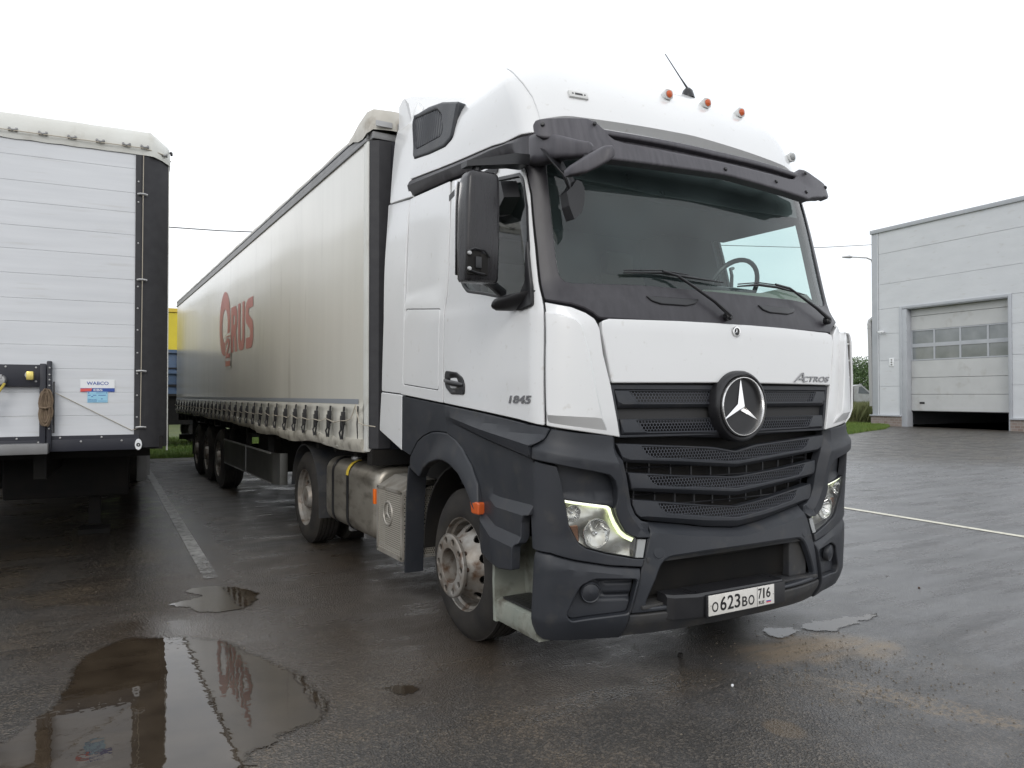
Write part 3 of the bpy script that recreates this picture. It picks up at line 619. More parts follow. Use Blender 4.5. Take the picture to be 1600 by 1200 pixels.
# ---- grille
ring_o = [(-.902, 1.640), (.902, 1.640), (.855, 1.352), (-.855, 1.352)]
ring_i = [(-.872, 1.612), (.872, 1.612), (.835, 1.366), (-.835, 1.366)]
P_('grille_frame', 'dark', ring_o, holes=[ring_i], off=-.012, thick=.07, lip=.004, r=.006, h=.05)
def slat(name, poly, hpoly, crease, hs=.03):
    st = [([(a, v - .05) for a, v in crease], [(0, -.030)]), (crease, [(0, .012)]), ([(a, v + .016) for a, v in crease], [(0, .012)]), ([(a, v + .11) for a, v in crease], [(0, -.004)])]
    f = prof(st)
    s = P_(name, 'dark', poly, holes=hpoly, off=-.016, thick=.05, lip=.004, r=.006, hr=.008, h=.045, edge=.04, dfun=f, cr=creases(st[1:2], .0, .86, 20) + creases(st[1:2], 0.02, .86, 20, 1), sharp=25)
    for q in hpoly: panel('perforated_mesh', s, 'perf', q, skin, off=-.021, thick=0, lip=.001, hr=.01, h=.08, dfun=f)
    return s
slat('grille_slat', [(-.868, 1.609), (.868, 1.609), (.851, 1.512), (-.851, 1.512)],
     [[(-.775, 1.604), (-.19, 1.604), (-.19, 1.538), (-.70, 1.538), (-.72, 1.543)], mir([(-.775, 1.604), (-.19, 1.604), (-.19, 1.538), (-.70, 1.538), (-.72, 1.543)])], [(0, 1.53), (.86, 1.533)])
slat('grille_slat', [(-.838, 1.452), (.838, 1.452), (.828, 1.362), (.30, 1.342), (0, 1.33), (-.30, 1.342), (-.828, 1.362)],
     [[(-.735, 1.446), (-.21, 1.446), (-.16, 1.376), (-.66, 1.380), (-.68, 1.385)], mir([(-.735, 1.446), (-.21, 1.446), (-.16, 1.376), (-.66, 1.380), (-.68, 1.385)])], [(0, 1.36), (.3, 1.372), (.836, 1.382)])
s3h = [(0, 1.240), (-.172, 1.268), (-.35, 1.282), (-.70, 1.300), (-.67, 1.265), (-.62, 1.238), (-.432, 1.226), (-.02, 1.195), (0, 1.194)]
slat('grille_slat', [(0, 1.254), (-.172, 1.282), (-.71, 1.312), (-.862, 1.320), (-.842, 1.273), (-.812, 1.218), (-.432, 1.190), (0, 1.158), (.432, 1.190), (.812, 1.218), (.842, 1.273), (.862, 1.320), (.71, 1.312), (.172, 1.282)],
     [s3h + [(-a, b) for a, b in s3h[::-1] if a < -.001]], [(0, 1.178), (.432, 1.212), (.82, 1.236)])
s4h = [(0, 1.092), (-.432, 1.122), (-.66, 1.140), (-.63, 1.105), (-.58, 1.078), (-.432, 1.068), (0, 1.036)]
slat('grille_slat', [(0, 1.102), (-.432, 1.130), (-.779, 1.159), (-.761, 1.074), (-.755, 1.060), (-.432, 1.028), (0, .990), (.432, 1.028), (.755, 1.060), (.761, 1.074), (.779, 1.159), (.432, 1.130)],
     [s4h + [(-a, b) for a, b in s4h[::-1] if a < -.001]], [(0, 1.018), (.432, 1.054), (.76, 1.080)])
s5h = [(0, .922), (-.225, .942), (-.58, .982), (-.56, .950), (-.52, .925), (-.231, .888), (0, .866)]
slat('grille_slat', [(0, .929), (-.225, .950), (-.640, .999), (-.745, 1.010), (-.747, .982), (-.728, .934), (-.690, .902), (-.636, .888), (-.231, .833), (0, .816), (.231, .833), (.636, .888), (.690, .902), (.728, .934), (.747, .982), (.745, 1.010), (.640, .999), (.225, .950)],
     [s5h + [(-a, b) for a, b in s5h[::-1] if a < -.001]], [(0, .848), (.231, .866), (.66, .918)])
for zs_, w, z0, z1 in (((1.475,), .80, 1.44, 1.53), ((1.11, 1.18), .75, 1.10, 1.22), ((.965, 1.03), .70, .95, 1.06)):
    mb = MB()
    for z in zs_:
        for k in range(-14, 14):
            p0 = Vector(skin(w * k / 14, z)); p1_ = Vector(skin(w * (k + 1) / 14, z)); mb.tube([p0 + Vector((0, .07, 0)), p1_ + Vector((0, .07, 0))], .005, 5)
    for k in range(-5, 6):
        p0 = Vector(skin(w * k / 5, z0)); p1_ = Vector(skin(w * k / 5, z1)); mb.tube([p0 + Vector((0, .075, 0)), p1_ + Vector((0, .075, 0))], .008, 5)
    mb.build('radiator_grid', 'black', T)
# star badge
BC = (-.004, .118, 1.517)
mb = MB(); mb.lathe([(.05, .21), (-.004, .208), (-.018, .200), (-.022, .190), (-.014, .180), (.0, .176), (.004, 0)], BC, 'y', 72); bd = mb.build('star_badge', 'black', T)
mb = MB(); mb.lathe([(.0, .176), (-.020, .1745), (-.030, .170), (-.030, .166), (-.018, .161), (.0, .160)], BC, 'y', 72); mb.build('star_ring', 'bezel', bd)
def star(c, Rr, d, ax=None):
    mb = MB(); cx, cy, cz = c
    for k in range(3):
        t = math.pi / 2 + k * 2 * math.pi / 3; tip = (cx + Rr * math.cos(t), cy, cz + Rr * math.sin(t))
        tl = (cx + Rr * .155 * math.cos(t + math.pi / 3), cy, cz + Rr * .155 * math.sin(t + math.pi / 3)); tr = (cx + Rr * .155 * math.cos(t - math.pi / 3), cy, cz + Rr * .155 * math.sin(t - math.pi / 3))
        mb.add([(cx, cy - d, cz), tip, tl, tr], [(0, 2, 1), (0, 1, 3)])
    return mb
star((BC[0], BC[1] - .002, BC[2]), .166, .030).build('star', 'chrome', bd, smooth=None)
# small round emblem
P, A, N = on_skin(0, 1.955, .014)
mb = MB(); mb.lathe([(0, .031), (-.006, .030), (-.007, .022), (-.004, .021)], P, 'y', 32); em = mb.build('round_emblem', 'bezel', T)
mb = MB(); mb.lathe([(-.0045, .022), (-.0045, 0)], P, 'y', 32); mb.build('emblem_field', 'ink', em)
star((P.x, P.y - .005, P.z), .021, .003).build('emblem_star', 'chrome', em, smooth=None)

# ---- bumper
hl_edge_top = [(-1.157, 1.036), (-.904, .992), (-.876, .976), (-.863, .936), (-.844, .900), (-.811, .849), (-.777, .823), (-.733, .805)]
SP = [(-1.248, 1.404), (-1.069, 1.380), (-.859, 1.361), (-.868, 1.325), (-.850, 1.275), (-.822, 1.225), (-.795, 1.141), (-.783, 1.088), (-.762, .983), (-.735, .930), (-.695, .893), (-.650, .880), (-.650, .834), (-.667, .802), (-.725, .806), (-.733, .805), (-.777, .823), (-.811, .849), (-.844, .900), (-.863, .936), (-.876, .976),
      (-.868, 1.03), (-.872, 1.084), (-.890, 1.130), (-.926, 1.164), (-1.02, 1.188), (-1.205, 1.224), (-1.369, 1.246), (-1.364, 1.311), (-1.330, 1.330), (-1.279, 1.359)]
CRL = [(.835, 1.236), (.863, 1.229), (1.095, 1.265), (1.362, 1.311)]
SS = [([(.8, .6), (1.4, .6)], [(.8, .026)]), ([(a, v - .012) for a, v in CRL], [(.80, .026), (.9, .034)]), (CRL, [(.80, .022), (.88, .030)]), ([(a, v + .028) for a, v in CRL], [(.80, .006), (.9, .010)]), ([(a, v + .07) for a, v in CRL], [(.8, .0)]), ([(.85, 1.37), (1.3, 1.42)], [(.8, -.006)])]
RIBL = [(.80, .60), (.834, .65), (.85, .69), (.88, .705), (.92, .742), (.985, .778), (1.09, .798), (1.141, .812), (1.225, .840), (1.30, .865)]
def dsp(u, v):
    d = prof(SS)(u, v); xi = lin(RIBL, v) ; t = (abs(u) - xi) / .032
    if abs(u) < .93 and t < 1: d -= .030 * (1 - max(t, -.2))
    return d
D_('headlight_surround', 'dark', SP, off=.006, thick=.05, lip=.005, r=.008, h=.03, edge=.022, dfun=dsp, cr=creases(SS[1:3], .868, 1.36, 18) + [[(-(lin(RIBL, v) + .032), v) for v in [.84 + .02 * k for k in range(21)]]], sharp=22)
D_('lamp_recess_panel', 'dark', [(-.862, .97), (-.904, .990), (-1.157, 1.034), (-1.19, 1.125), (-1.235, 1.235), (-1.0, 1.215), (-.88, 1.17), (-.85, 1.05)], off=-.038, thick=.02, lip=.004, h=.05, dfun=lambda u, v: .034 * sst(1.06, 1.0, v))
CP = [(-1.374, 1.236), (-1.209, 1.210), (-1.179, 1.125), (-1.157, 1.030), (-1.121, .893), (-1.095, .852), (-1.063, .797), (-1.021, .766), (-.921, .733), (-.759, .697), (-.703, .692), (-.672, .796), (-.664, .798), (-.720, .651), (-.906, .672), (-1.073, .709), (-1.236, .753), (-1.408, .768), (-1.425, .95), (-1.40, 1.1)]
D_('corner_cladding', 'dark', CP, off=.016, thick=.04, lip=.006, r=.008, h=.04, edge=.03)
LC_ = [(-1.408, .760), (-1.236, .746), (-1.073, .702), (-.906, .665), (-.724, .644), (-.798, .402), (-.813, .312), (-.814, .258), (-1.055, .258), (-1.305, .284), (-1.377, .315), (-1.41, .36)]
FG = [(-.983, .604), (-.752, .590), (-.803, .412), (-1.097, .385), (-1.125, .42), (-1.051, .573)]
LS = [([(.7, .24)], [(.7, -.018)]), ([(.7, .375), (1.4, .40)], [(.7, .012)]), ([(.72, .600), (1.073, .655), (1.236, .695), (1.40, .71)], [(.7, .012), (1.25, .012), (1.4, .0)]), ([(.72, .640), (1.073, .700), (1.236, .744), (1.40, .758)], [(.7, -.006)])]
D_('bumper_corner', 'dark', LC_, holes=[FG], off=.006, thick=.05, lip=.006, r=[.01] * 9 + [.05, .05, .03], hr=.02, h=.04, dfun=prof(LS), cr=creases(LS[1:3], .84, 1.39, 16), sharp=22)
FGI = [((x + .93) * .97 - .93, (y - .49) * .97 + .49) for x, y in FG]
def dfog(u, v): return -.03 * sst(.98, .94, abs(u)) * sst(.47, .50, v) * sst(.60, .57, v) + .012 * sst(.035, .02, abs(v - .537) + max(0, abs(u) - .93) * 3)
D_('fog_lamp_recess', 'dark', FGI, off=-.018, thick=.02, lip=.004, r=.02, h=.02, dfun=dfog)
for sg in (-1, 1):
    P, A, N = on_skin(sg * .995, .53, .0); q = N.to_track_quat('Z', 'Y').to_matrix(); mb = MB(); mb.lathe([(-.02, .056), (.006, .056), (.012, .052), (.008, .047), (.010, .044), (.016, 0)], (0, 0, 0), 'z', 32)
    mb.v = [tuple(q @ Vector(v) + P) for v in mb.v]; mb.build('fog_lamp_cover', 'dark', T)
    P, A, N = on_skin(sg * .607, .722, .0); q = N.to_track_quat('Z', 'Y').to_matrix(); mb = MB(); mb.lathe([(-.002, .042), (.0085, .040), (.006, .036), (.0095, .033), (.0105, 0)], (0, 0, 0), 'z', 28)
    mb.v = [tuple(q @ Vector(v) + P) for v in mb.v]; mb.build('towing_cover', 'dark', T)
CB = [(0, .812), (-.231, .829), (-.640, .880), (-.642, .836), (-.660, .799), (-.716, .647), (-.790, .404), (-.735, .402), (-.2, .425), (0, .43)]
OPN = [(0, .704), (-.3, .702), (-.585, .690), (-.722, .428), (-.6, .434), (-.2, .444), (0, .446)]
CS = [([(0, .40)], [(0, -.004)]), ([(0, .60)], [(0, 0)]), ([(0, .757), (.379, .789), (.643, .829)], [(0, .012)]), ([(0, .815), (.379, .85), (.643, .886)], [(0, -.048)])]
P_('bumper_centre', 'dark', CB + [(-a, b) for a, b in CB[::-1] if a < -.001], holes=[OPN + [(-a, b) for a, b in OPN[::-1] if a < -.001]], off=.002, thick=.028, lip=.008, r=.006, hr=.07, h=.035, edge=.03, dfun=prof(CS), cr=creases(CS[2:3], 0, .645, 18) + creases(CS[2:3], .02, .645, 18, 1), sharp=22)
LP = [(0, .423), (-.2, .418), (-.732, .396), (-.793, .396), (-.808, .312), (-.808, .258), (-.629, .262), (-.327, .282), (0, .292)]
P_('bumper_lip', 'dirtydark', LP + [(-a, b) for a, b in LP[::-1] if a < -.001], off=.010, thick=.05, lip=.008, r=.006, h=.04, dfun=lambda u, v: -.006 - .020 * sst(.38, .28, v))
# inside of the lower opening: ledge, radiator and side cheeks
mb = MB()
for k in range(40):
    z = .47 + k * .0055; mb.bx(-.62, .62, .235, .245, z, z + .003)
mb.bx(-.66, .66, .25, .26, .40, .74); mb.build('radiator', 'under', T)
MB().bx(-.72, .72, .15, .30, .425, .445, bev=.006).bx(-.68, .68, .16, .28, .665, .70, bev=.008).build('opening_ledge', 'dirtydark', T)
MB().bx(.50, .66, .19, .25, .445, .665, bev=.01).build('opening_cheek', 'dirtydark', T, smooth=None)
mb = MB(); rg = []
for x, y, zt in ((-.575, .118, .494), (-.545, .090, .492), (-.41, .052, .489), (.28, .050, .484), (.310, .075, .484), (.322, .11, .482)): rg.append([(x, y + .006, .362), (x, y, zt - .014), (x, y + .016, zt), (x, .20, zt + .004), (x, .20, .366)])
mb.loft(rg); mb.build('plate_mount', 'black', T, smooth=25); MB().bx(-.361, .275, .037, .056, .355, .480, bev=.005).build('plate_holder', 'black', T)
lp = MB().bx(-.345, .180, .0, .006, .365, .478, bev=.003).build('licence_plate', 'plate', T)
rt = (math.radians(90), 0, 0)
lp['label'] = 'white licence plate reading O623BO 716 RUS with a small tricolour flag'
lp.data.transform(Matrix.Translation((0, .031, 0)))
PW, PH = .525, .113
def pc(ch, f0, f1, h0, h1, nm='plate_letter'): glyph(nm, ch, 'ink', lp, (-.345 + PW * (f0 + f1) / 2, .0055, .365 + PH * (h0 + h1) / 2), (1, 0, 0), (0, 0, 1), PW * (f1 - f0), PH * (h1 - h0), .0008, bold=.012)
for ch, f0, f1, h0, h1 in (('O', .045, .135, .17, .66), ('6', .165, .255, .17, .86), ('2', .272, .362, .17, .86), ('3', .378, .462, .17, .86), ('B', .492, .572, .17, .66), ('O', .588, .680, .17, .66), ('7', .742, .798, .38, .90), ('1', .818, .842, .38, .90), ('6', .868, .935, .38, .90)): pc(ch, f0, f1, h0, h1)
pc('RUS', .752, .835, .10, .27)
MB().bx(.035, .0365, .0045, .007, .367, .476).build('plate_divider', 'ink', lp)
b_ = MB().bx(.112, .150,   .0048, .007, .391, .397).build('flag_band', 'plate', lp); MB().bx(.112, .150,  .0046, .007, .3845, .391).build('flag_band', 'blue', lp); MB().bx(.112, .150,  .0046, .007, .378, .3845).build('flag_band', 'red', lp)
MB().lathe([(.005, .003), (.0045, 0)], (-.330, 0, .4215), 'y', 10).build('plate_screw', 'ink', lp); MB().lathe([(.005, .003), (.0045, 0)], (.170, 0, .4215), 'y', 10).build('plate_screw', 'ink', lp)

for o_ in [lp] + list(lp.children):
    o_.data = o_.data.copy(); o_.data.transform(Matrix.Translation((-.006, .025 if o_ is not lp else 0, 0)))
# ---- headlights
HLP = hl_edge_top + [(-.757, .702), (-.921, .738), (-1.021, .771), (-1.063, .802), (-1.095, .857), (-1.121, .897)]
for sg in (-1, 1):
    hp = HLP if sg < 0 else mir(HLP)
    sm = lambda q: [(sg * -x if False else (x if sg < 0 else -x), y) for x, y in q]
    hb = panel('headlight', T, 'reflector2', hp, skin, off=-.055, thick=0, lip=.002, h=.04, edge=.03,
               dfun=lambda u, v: .030 * math.sin(v * 18 + abs(u) * 7) ** 2)
    panel('lamp_bezel', hb, 'black', hp, skin, holes=[[((x - (-.94 if sg < 0 else .94)) * .972 + (-.94 if sg < 0 else .94), (y - .87) * .968 + .87) for x, y in hp]], off=.0, thick=.06, lip=.002, h=.05, edge=.03)
    panel('lamp_lens', hb, 'lens', hp, skin, off=.004, thick=0, lip=.003, h=.04, edge=.03)
    for (s, z, r1) in ((-.957, .838, .082), (-1.095, .955, .046)):
        P, A, N = on_skin(sg * abs(s), z, -.015); N = (N + Vector((0, -.9, 0))).normalized(); q = N.to_track_quat('Z', 'Y').to_matrix(); mb = MB()
        mb.lathe([(.0, r1), (.006, r1 * .98), (.006, r1 * .93), (-.012, r1 * .85), (-.034, r1 * .6), (-.044, r1 * .3), (-.046, 0)], (0, 0, 0), 'z', 40)
        mb.v = [tuple(q @ Vector((v[0] * (1 + .04 * math.sin(7 * math.atan2(v[1], v[0]))), v[1], v[2])) + P) for v in mb.v]; rf = mb.build('lamp_reflector', 'reflector', hb)
        mb = MB(); mb.lathe([(-.04, r1 * .16), (-.012, r1 * .16), (-.004, r1 * .1), (-.002, 0)], (0, 0, 0), 'z', 16); mb.v = [tuple(q @ Vector(v) + P) for v in mb.v]; mb.build('bulb_shield', 'chrome', hb)
        mb = MB()
        for k in range(18):
            t = k * math.pi / 9; mb.tube([(r1 * .35 * math.cos(t), r1 * .35 * math.sin(t), -.036), (r1 * .85 * math.cos(t), r1 * .85 * math.sin(t), -.010)], .0018, 4)
        mb.v = [tuple(q @ Vector(v) + P) for v in mb.v]; mb.build('reflector_rib', 'chrome', hb)
    am = [(-1.110, .885), (-1.055, .885), (-1.045, .80), (-1.062, .795), (-1.09, .845)]
    panel('indicator_reflector', hb, 'amber' if False else mat('bronze_reflector', (.33, .18, .12), .25, metal=.7), am if sg < 0 else mir(am), skin, off=-.022, thick=.01, lip=.004, r=.01, h=.05)
    DR = [(-1.150, 1.026), (-.906, .983), (-.884, .965), (-.870, .927), (-.851, .890), (-.818, .843), (-.785, .817), (-.742, .797)]
    for nm, w0, w1, mt_, of in (('daylight_strip', -.011, .007, 'drl', -.012), ('daylight_core', -.004, .003, 'drlcore', -.009)):
        q = [(x - .0, y + w1) for x, y in DR] + [(x - .004 - abs(w0) * .9 * (1 if i > 1 else .15), y + w0) for i, (x, y) in reversed(list(enumerate(DR)))]
        if nm == 'daylight_core': q = [p for p in [(x, y + w1) for x, y in DR[:3]] + [(x - .003, y + w0) for x, y in DR[:3][::-1]]]
        panel(nm, hb, mt_, q if sg < 0 else mir(q), skin, off=of, thick=.006, lip=.001, h=.05, edge=.02)
MK = [(-.727, .800), (-.678, .793), (-.707, .698), (-.752, .702)]
D_('side_marker_strip', 'lensgrey', MK, off=.010, thick=.02, lip=.004, r=.003, h=.04)
# ---- lower side: step cover, sill panels, arch lip
arch_o = [(-1.969, .939), (-1.985, 1.0), (-1.999, 1.048), (-2.09, 1.154), (-2.218, 1.246), (-2.33, 1.30), (-2.456, 1.331), (-2.60, 1.337), (-2.716, 1.328), (-2.85, 1.295), (-2.959, 1.25), (-3.087, 1.141)]
SA = [(-2.490, 1.516), (-1.873, 1.466), (-1.288, 1.412), (-1.250, 1.404), (-1.285, 1.350), (-1.366, 1.31), (-1.374, 1.248), (-1.400, .946), (-1.440, .94), (-1.46, .90), (-1.46, .79), (-1.492, .773), (-1.500, .642), (-1.65, .62), (-1.914, .655), (-1.965, .76), (-1.969, .939)] + arch_o[1:7] + [(-2.475, 1.40)]
FT = [(1.3, 1), (2.0, .8), (2.49, .10)]
def sc(l, k): return [(a, d * k) for a, d in l]
CU = [(1.35, 1.316), (1.408, 1.324), (1.909, 1.378), (2.49, 1.452)]; CD = [(1.35, 1.252), (1.909, 1.337), (2.49, 1.442)]
N1 = [(1.40, .945), (1.747, .952), (1.94, 1.01)]; N2_ = [(1.46, .772), (1.751, .788), (2.0, .868)]
A1 = [(1.40, .042), (1.75, .034), (1.93, .0)]; A2 = [(1.46, .078), (1.75, .068), (1.93, .034), (1.99, .01)]
SC_ = [([(1.4, .5)], A2), ([(a, v - .008) for a, v in N2_], A2), ([(a, v + .052 - .02 * (a > 1.8)) for a, v in N2_], A1), ([(a, v - .006) for a, v in N1], A1), ([(1.40, .998), (1.747, 1.0), (1.94, 1.022)], [(1.4, .002)]),
       ([(a, v - .02) for a, v in CD], [(1.3, .004)]), (CD, sc(FT, .038)), (CU, sc(FT, .050)), ([(a, v + .028) for a, v in CU], sc(FT, .022)), ([(a, v + .06) for a, v in CU], sc(FT, .006)), ([(1.3, 1.43), (2.49, 1.53)], [(1.3, 0)])]
D_('step_cover', 'dark', SA, off=.012, thick=.05, lip=.005, r=.008, h=.04, edge=.024, dfun=prof(SC_), cr=creases(SC_[5:8], 1.29, 2.48, 34) + creases(SC_[1:3], 1.465, 1.99, 18) + creases(SC_[3:5], 1.41, 1.92, 18), sharp=20)
D_('rear_sill_panel', 'dark', [(-3.240, 1.574), (-2.498, 1.517), (-2.484, 1.40), (-2.470, 1.336), (-2.60, 1.340), (-2.716, 1.331), (-2.85, 1.298), (-2.959, 1.253), (-3.087, 1.145), (-3.245, 1.175)], off=.010, thick=.04, lip=.005, r=.008, h=.05)
ai = [(-2.02, .90), (-2.059, .955), (-2.121, 1.015), (-2.217, 1.090), (-2.351, 1.140), (-2.45, 1.155), (-2.528, 1.153), (-2.716, 1.119), (-2.855, 1.070), (-2.93, 1.0)]
D_('wheel_arch_lip', 'dark', arch_o + [(-3.10, 1.05)] + ai[::-1] + [(-1.975, .88)], off=.012, thick=.05, lip=.012, r=.02, h=.03, edge=.03,
   dfun=lambda u, v: .045 * sst(1.0, .72, math.hypot((abs(u) - 2.39) / .62, (v - .62) / .72)))
D_('side_marker_lamp', 'amber', [(-2.050, .949), (-1.940, .943), (-1.940, .872), (-2.030, .870)], off=.055, thick=.04, lip=.01, r=.012, h=.03)
# arch liner
for sg in (-1, 1):
    mb = MB(); rg = []
    for k in range(17):
        t = math.radians(28 + k * 9.6); y = 1.385 - .60 * math.cos(t) * 1.0; z = .50 + .62 * math.sin(t); rg.append([(sg * 1.19, y, z), (sg * .80, y, z), (sg * .80, y + .01, z + .01), (sg * 1.19, y + .01, z + .01)])
    mb.loft(rg); mb.bx(sg * .80, sg * .78, .8, 2.0, .4, 1.15); mb.build('wheel_arch_liner', 'under', T)
    # entry step
    mb = MB(); xo = sg * 1.225
    mb.bx(sg * 1.00, sg * 1.03, .40, .88, .30, .74)
    n = 10; rg = []
    for k in range(n + 1):
        y = .41 + .46 * k / n; rg.append([(sg * .95, y, .405), (sg * 1.20, y, .400), (sg * 1.228, y, .385), (sg * 1.235, y, .30), (sg * 1.215, y, .262), (sg * .95, y, .262)])
    mb.loft(rg)
    rg = [[(sg * x, .865 + dy, z) for x in (1.0, 1.05, 1.1, 1.20, 1.235)] + [(sg * x, .89 + dy * .6, z) for x in (1.235, 1.20, 1.1, 1.05, 1.0)] for z, dy in ((.262, -.02), (.40, -.01), (.5, 0), (.62, -.01), (.74, -.03))]
    mb.loft(rg); mb.build('entry_step', 'step', T)
    mb = MB(); mb.bx(sg * 1.03, sg * 1.215, .44, .80, .404, .416, bev=.004); mb.build('step_tread', 'tread', T)
    MB().bx(sg * 1.06, sg * 1.20, .40, .47, .56, .66, bev=.01).build('step_bracket', 'rust', T)

# ---- badges on the paint
P, A, N = on_skin(.700, 1.683, .014)
A2_ = (A + Vector((0, 0, .006))).normalized(); glyph('model_name', 'CTROS', 'badge', T, P + A2_ * .035, A2_, (0, 0, 1), .285, .036, .003, shear=.35, bold=.02, space=1.05)
mb = MB()   # the wide slanted capital at the head of the word
q = lambda a, b: P + A2_ * a + Vector((0, 0, b)) + N * .001
for pl_ in ([(-.200, -.020), (-.188, -.020), (-.098, .040), (-.112, .040)], [(-.112, .040), (-.098, .040), (-.088, -.020), (-.104, -.020)], [(-.150, -.004), (-.098, -.004), (-.097, .004), (-.138, .004)]):
    mb.prism(pl_, lambda a, b: q(a, b), lambda a, b: q(a, b) + N * .004)
mb.build('model_initial', 'badge', T, smooth=None)
P, A, N = on_skin(-1.50, 1.558, .018)
glyph('model_number', '1845', 'badge', T, P, A, (0, 0, 1), .235, .044, .003, shear=.2, bold=.03, space=1.05)
# ---- door handles
for sg in (-1, 1):
    q = [(-2.465, 1.742), (-2.305, 1.728), (-2.215, 1.690), (-2.185, 1.645), (-2.189, 1.585), (-2.379, 1.588), (-2.459, 1.632), (-2.477, 1.694)]
    hd = panel('door_handle', T, 'black', q if sg < 0 else mir(q), skin, off=.019, thick=.02, lip=.005, r=.02, h=.02, dfun=lambda u, v: -.010 * sst(1, .6, math.hypot((abs(u) - 2.35) / .10, (v - 1.66) / .06)) + .006)
    mb = MB(); x = sg * 1.272; mb.tube([(x, 1.46, 1.678), (x + sg * .012, 1.40, 1.665), (x + sg * .012, 1.28, 1.652), (x - sg * .005, 1.205, 1.645)], [.014, .017, .017, .012], 10); mb.build('handle_grip', 'black', hd)

# ---- mirrors (the far one is folded back out of sight)
for sg in (-1,):
    mb = MB()
    rg = []
    for z, w, dpt, ox in ((2.183, .170, .05, .0), (2.188, .194, .08, 0), (2.205, .204, .10, 0), (2.4, .208, .11, -.002), (2.62, .204, .11, -.006), (2.735, .194, .10, -.010), (2.765, .178, .09, -.013), (2.780, .150, .06, -.015)):
        cx = 1.497 - ox * 0 + ox; r = []
        for k in range(24):
            t = 2 * math.pi * k / 24; c, s_ = math.cos(t), math.sin(t)
            r.append((sg * (cx + w / 2 * math.copysign(abs(c) ** .22, c)), .585 + dpt / 2 * math.copysign(abs(s_) ** (.3 if s_ > 0 else .5), s_) - (.018 if s_ < 0 else 0), z))
        rg.append(r)
    mb.loft(rg); mh = mb.build('mirror_housing', 'mirrorb', T, smooth=42)
    MB().bx(sg * 1.40, sg * 1.60, .648, .652, 2.23, 2.74, bev=.001).build('mirror_glass', 'chrome', mh)
    mb = MB(); mb.bx(sg * 1.515, sg * 1.60, .500, .52, 2.215, 2.345, bev=.008); mb.bx(sg * 1.475, sg * 1.535, .500, .52, 2.215, 2.33, bev=.008); ci = mb.build('mirror_cavity', 'under', mh)
    mb = MB(); mb.tube([(sg * 1.60, .498, 2.335), (sg * 1.56, .494, 2.352), (sg * 1.50, .494, 2.345), (sg * 1.468, .494, 2.31)], .006, 6); mb.tube([(sg * 1.59, .496, 2.235), (sg * 1.55, .494, 2.225), (sg * 1.50, .494, 2.22)], .006, 6)
    mb.bx(sg * 1.52, sg * 1.555, .49, .50, 2.25, 2.31, bev=.003); mb.build('adjuster_arm', 'black', mh)
    mb = MB()
    for z in (2.243, 2.325): mb.lathe([(0, .012), (-.008, .010), (-.010, 0)], (sg * 1.592, .493, z), 'y', 10)
    mb.build('bolt', 'galv', mh)
    # top arm
    mb = MB(); mb.loft([[(sg * x, y - d, z - h), (sg * x, y + d, z - h), (sg * x, y + d, z + h), (sg * x, y - d, z + h)] for x, y, z, d, h in ((1.20, .58, 2.885, .055, .030), (1.30, .56, 2.872, .05, .030), (1.44, .575, 2.842, .045, .022), (1.57, .60, 2.818, .035, .014))])
    mb.tube([(sg * 1.50, .59, 2.77), (sg * 1.50, .59, 2.83)], .025, 10); mb.build('mirror_top_arm', 'black', T, smooth=25)
    # lower foot on the door corner
    mb = MB(); mb.loft([[(sg * (x + h * .9 * math.cos(t)), y + d * math.sin(t) * 0 + d * math.cos(t + 1.57), z + h * math.sin(t)) for t in [k * math.pi / 5 for k in range(10)]] for x, y, z, d, h in ((1.215, .455, 2.115, .03, .03), (1.235, .48, 2.105, .05, .046), (1.29, .54, 2.092, .06, .046), (1.335, .60, 2.09, .05, .040), (1.355, .635, 2.092, .03, .028), (1.36, .65, 2.093, .012, .012))])
    mb.build('mirror_foot', 'black', T, smooth=60)
    q = [(-1.345, 2.06), (-1.47, 2.045), (-1.60, 2.06), (-1.60, 2.12), (-1.48, 2.13), (-1.385, 2.20), (-1.345, 2.42), (-1.328, 2.42), (-1.322, 2.17)]
    panel('mirror_foot_trim', T, 'black', q if sg < 0 else mir(q), skin, off=.03, thick=.03, lip=.008, r=.015, h=.04)
    mb = MB(); mb.tube([(sg * 1.31, .64, 2.15), (sg * 1.40, .60, 2.19), (sg * 1.47, .58, 2.21)], [.03, .026, .024], 10); mb.build('mirror_lower_arm', 'black', T)
    # kerb mirror above the door window
    mb = MB(); pr = [(.62, 2.70), (.66, 2.80), (.80, 2.83), (.93, 2.80), (.97, 2.72), (.93, 2.64), (.72, 2.62)]
    mb.prism(pr, lambda y, z: (sg * 1.205, y, z), lambda y, z: (sg * 1.30, y + .02, z - .01)); mb.build('kerb_mirror', 'black', T, smooth=None)
    mb = MB(); mb.loft([[(sg * x, y, z), (sg * (x + .012), y, z - .012), (sg * (x + .012), y, z + .03), (sg * x, y, z + .03)] for x, y, z in ((1.185, .9, 2.93), (1.24, 1.1, 2.90), (1.26, 1.3, 2.88), (1.255, 1.42, 2.855))]); mb.build('window_rain_visor', 'black', T)
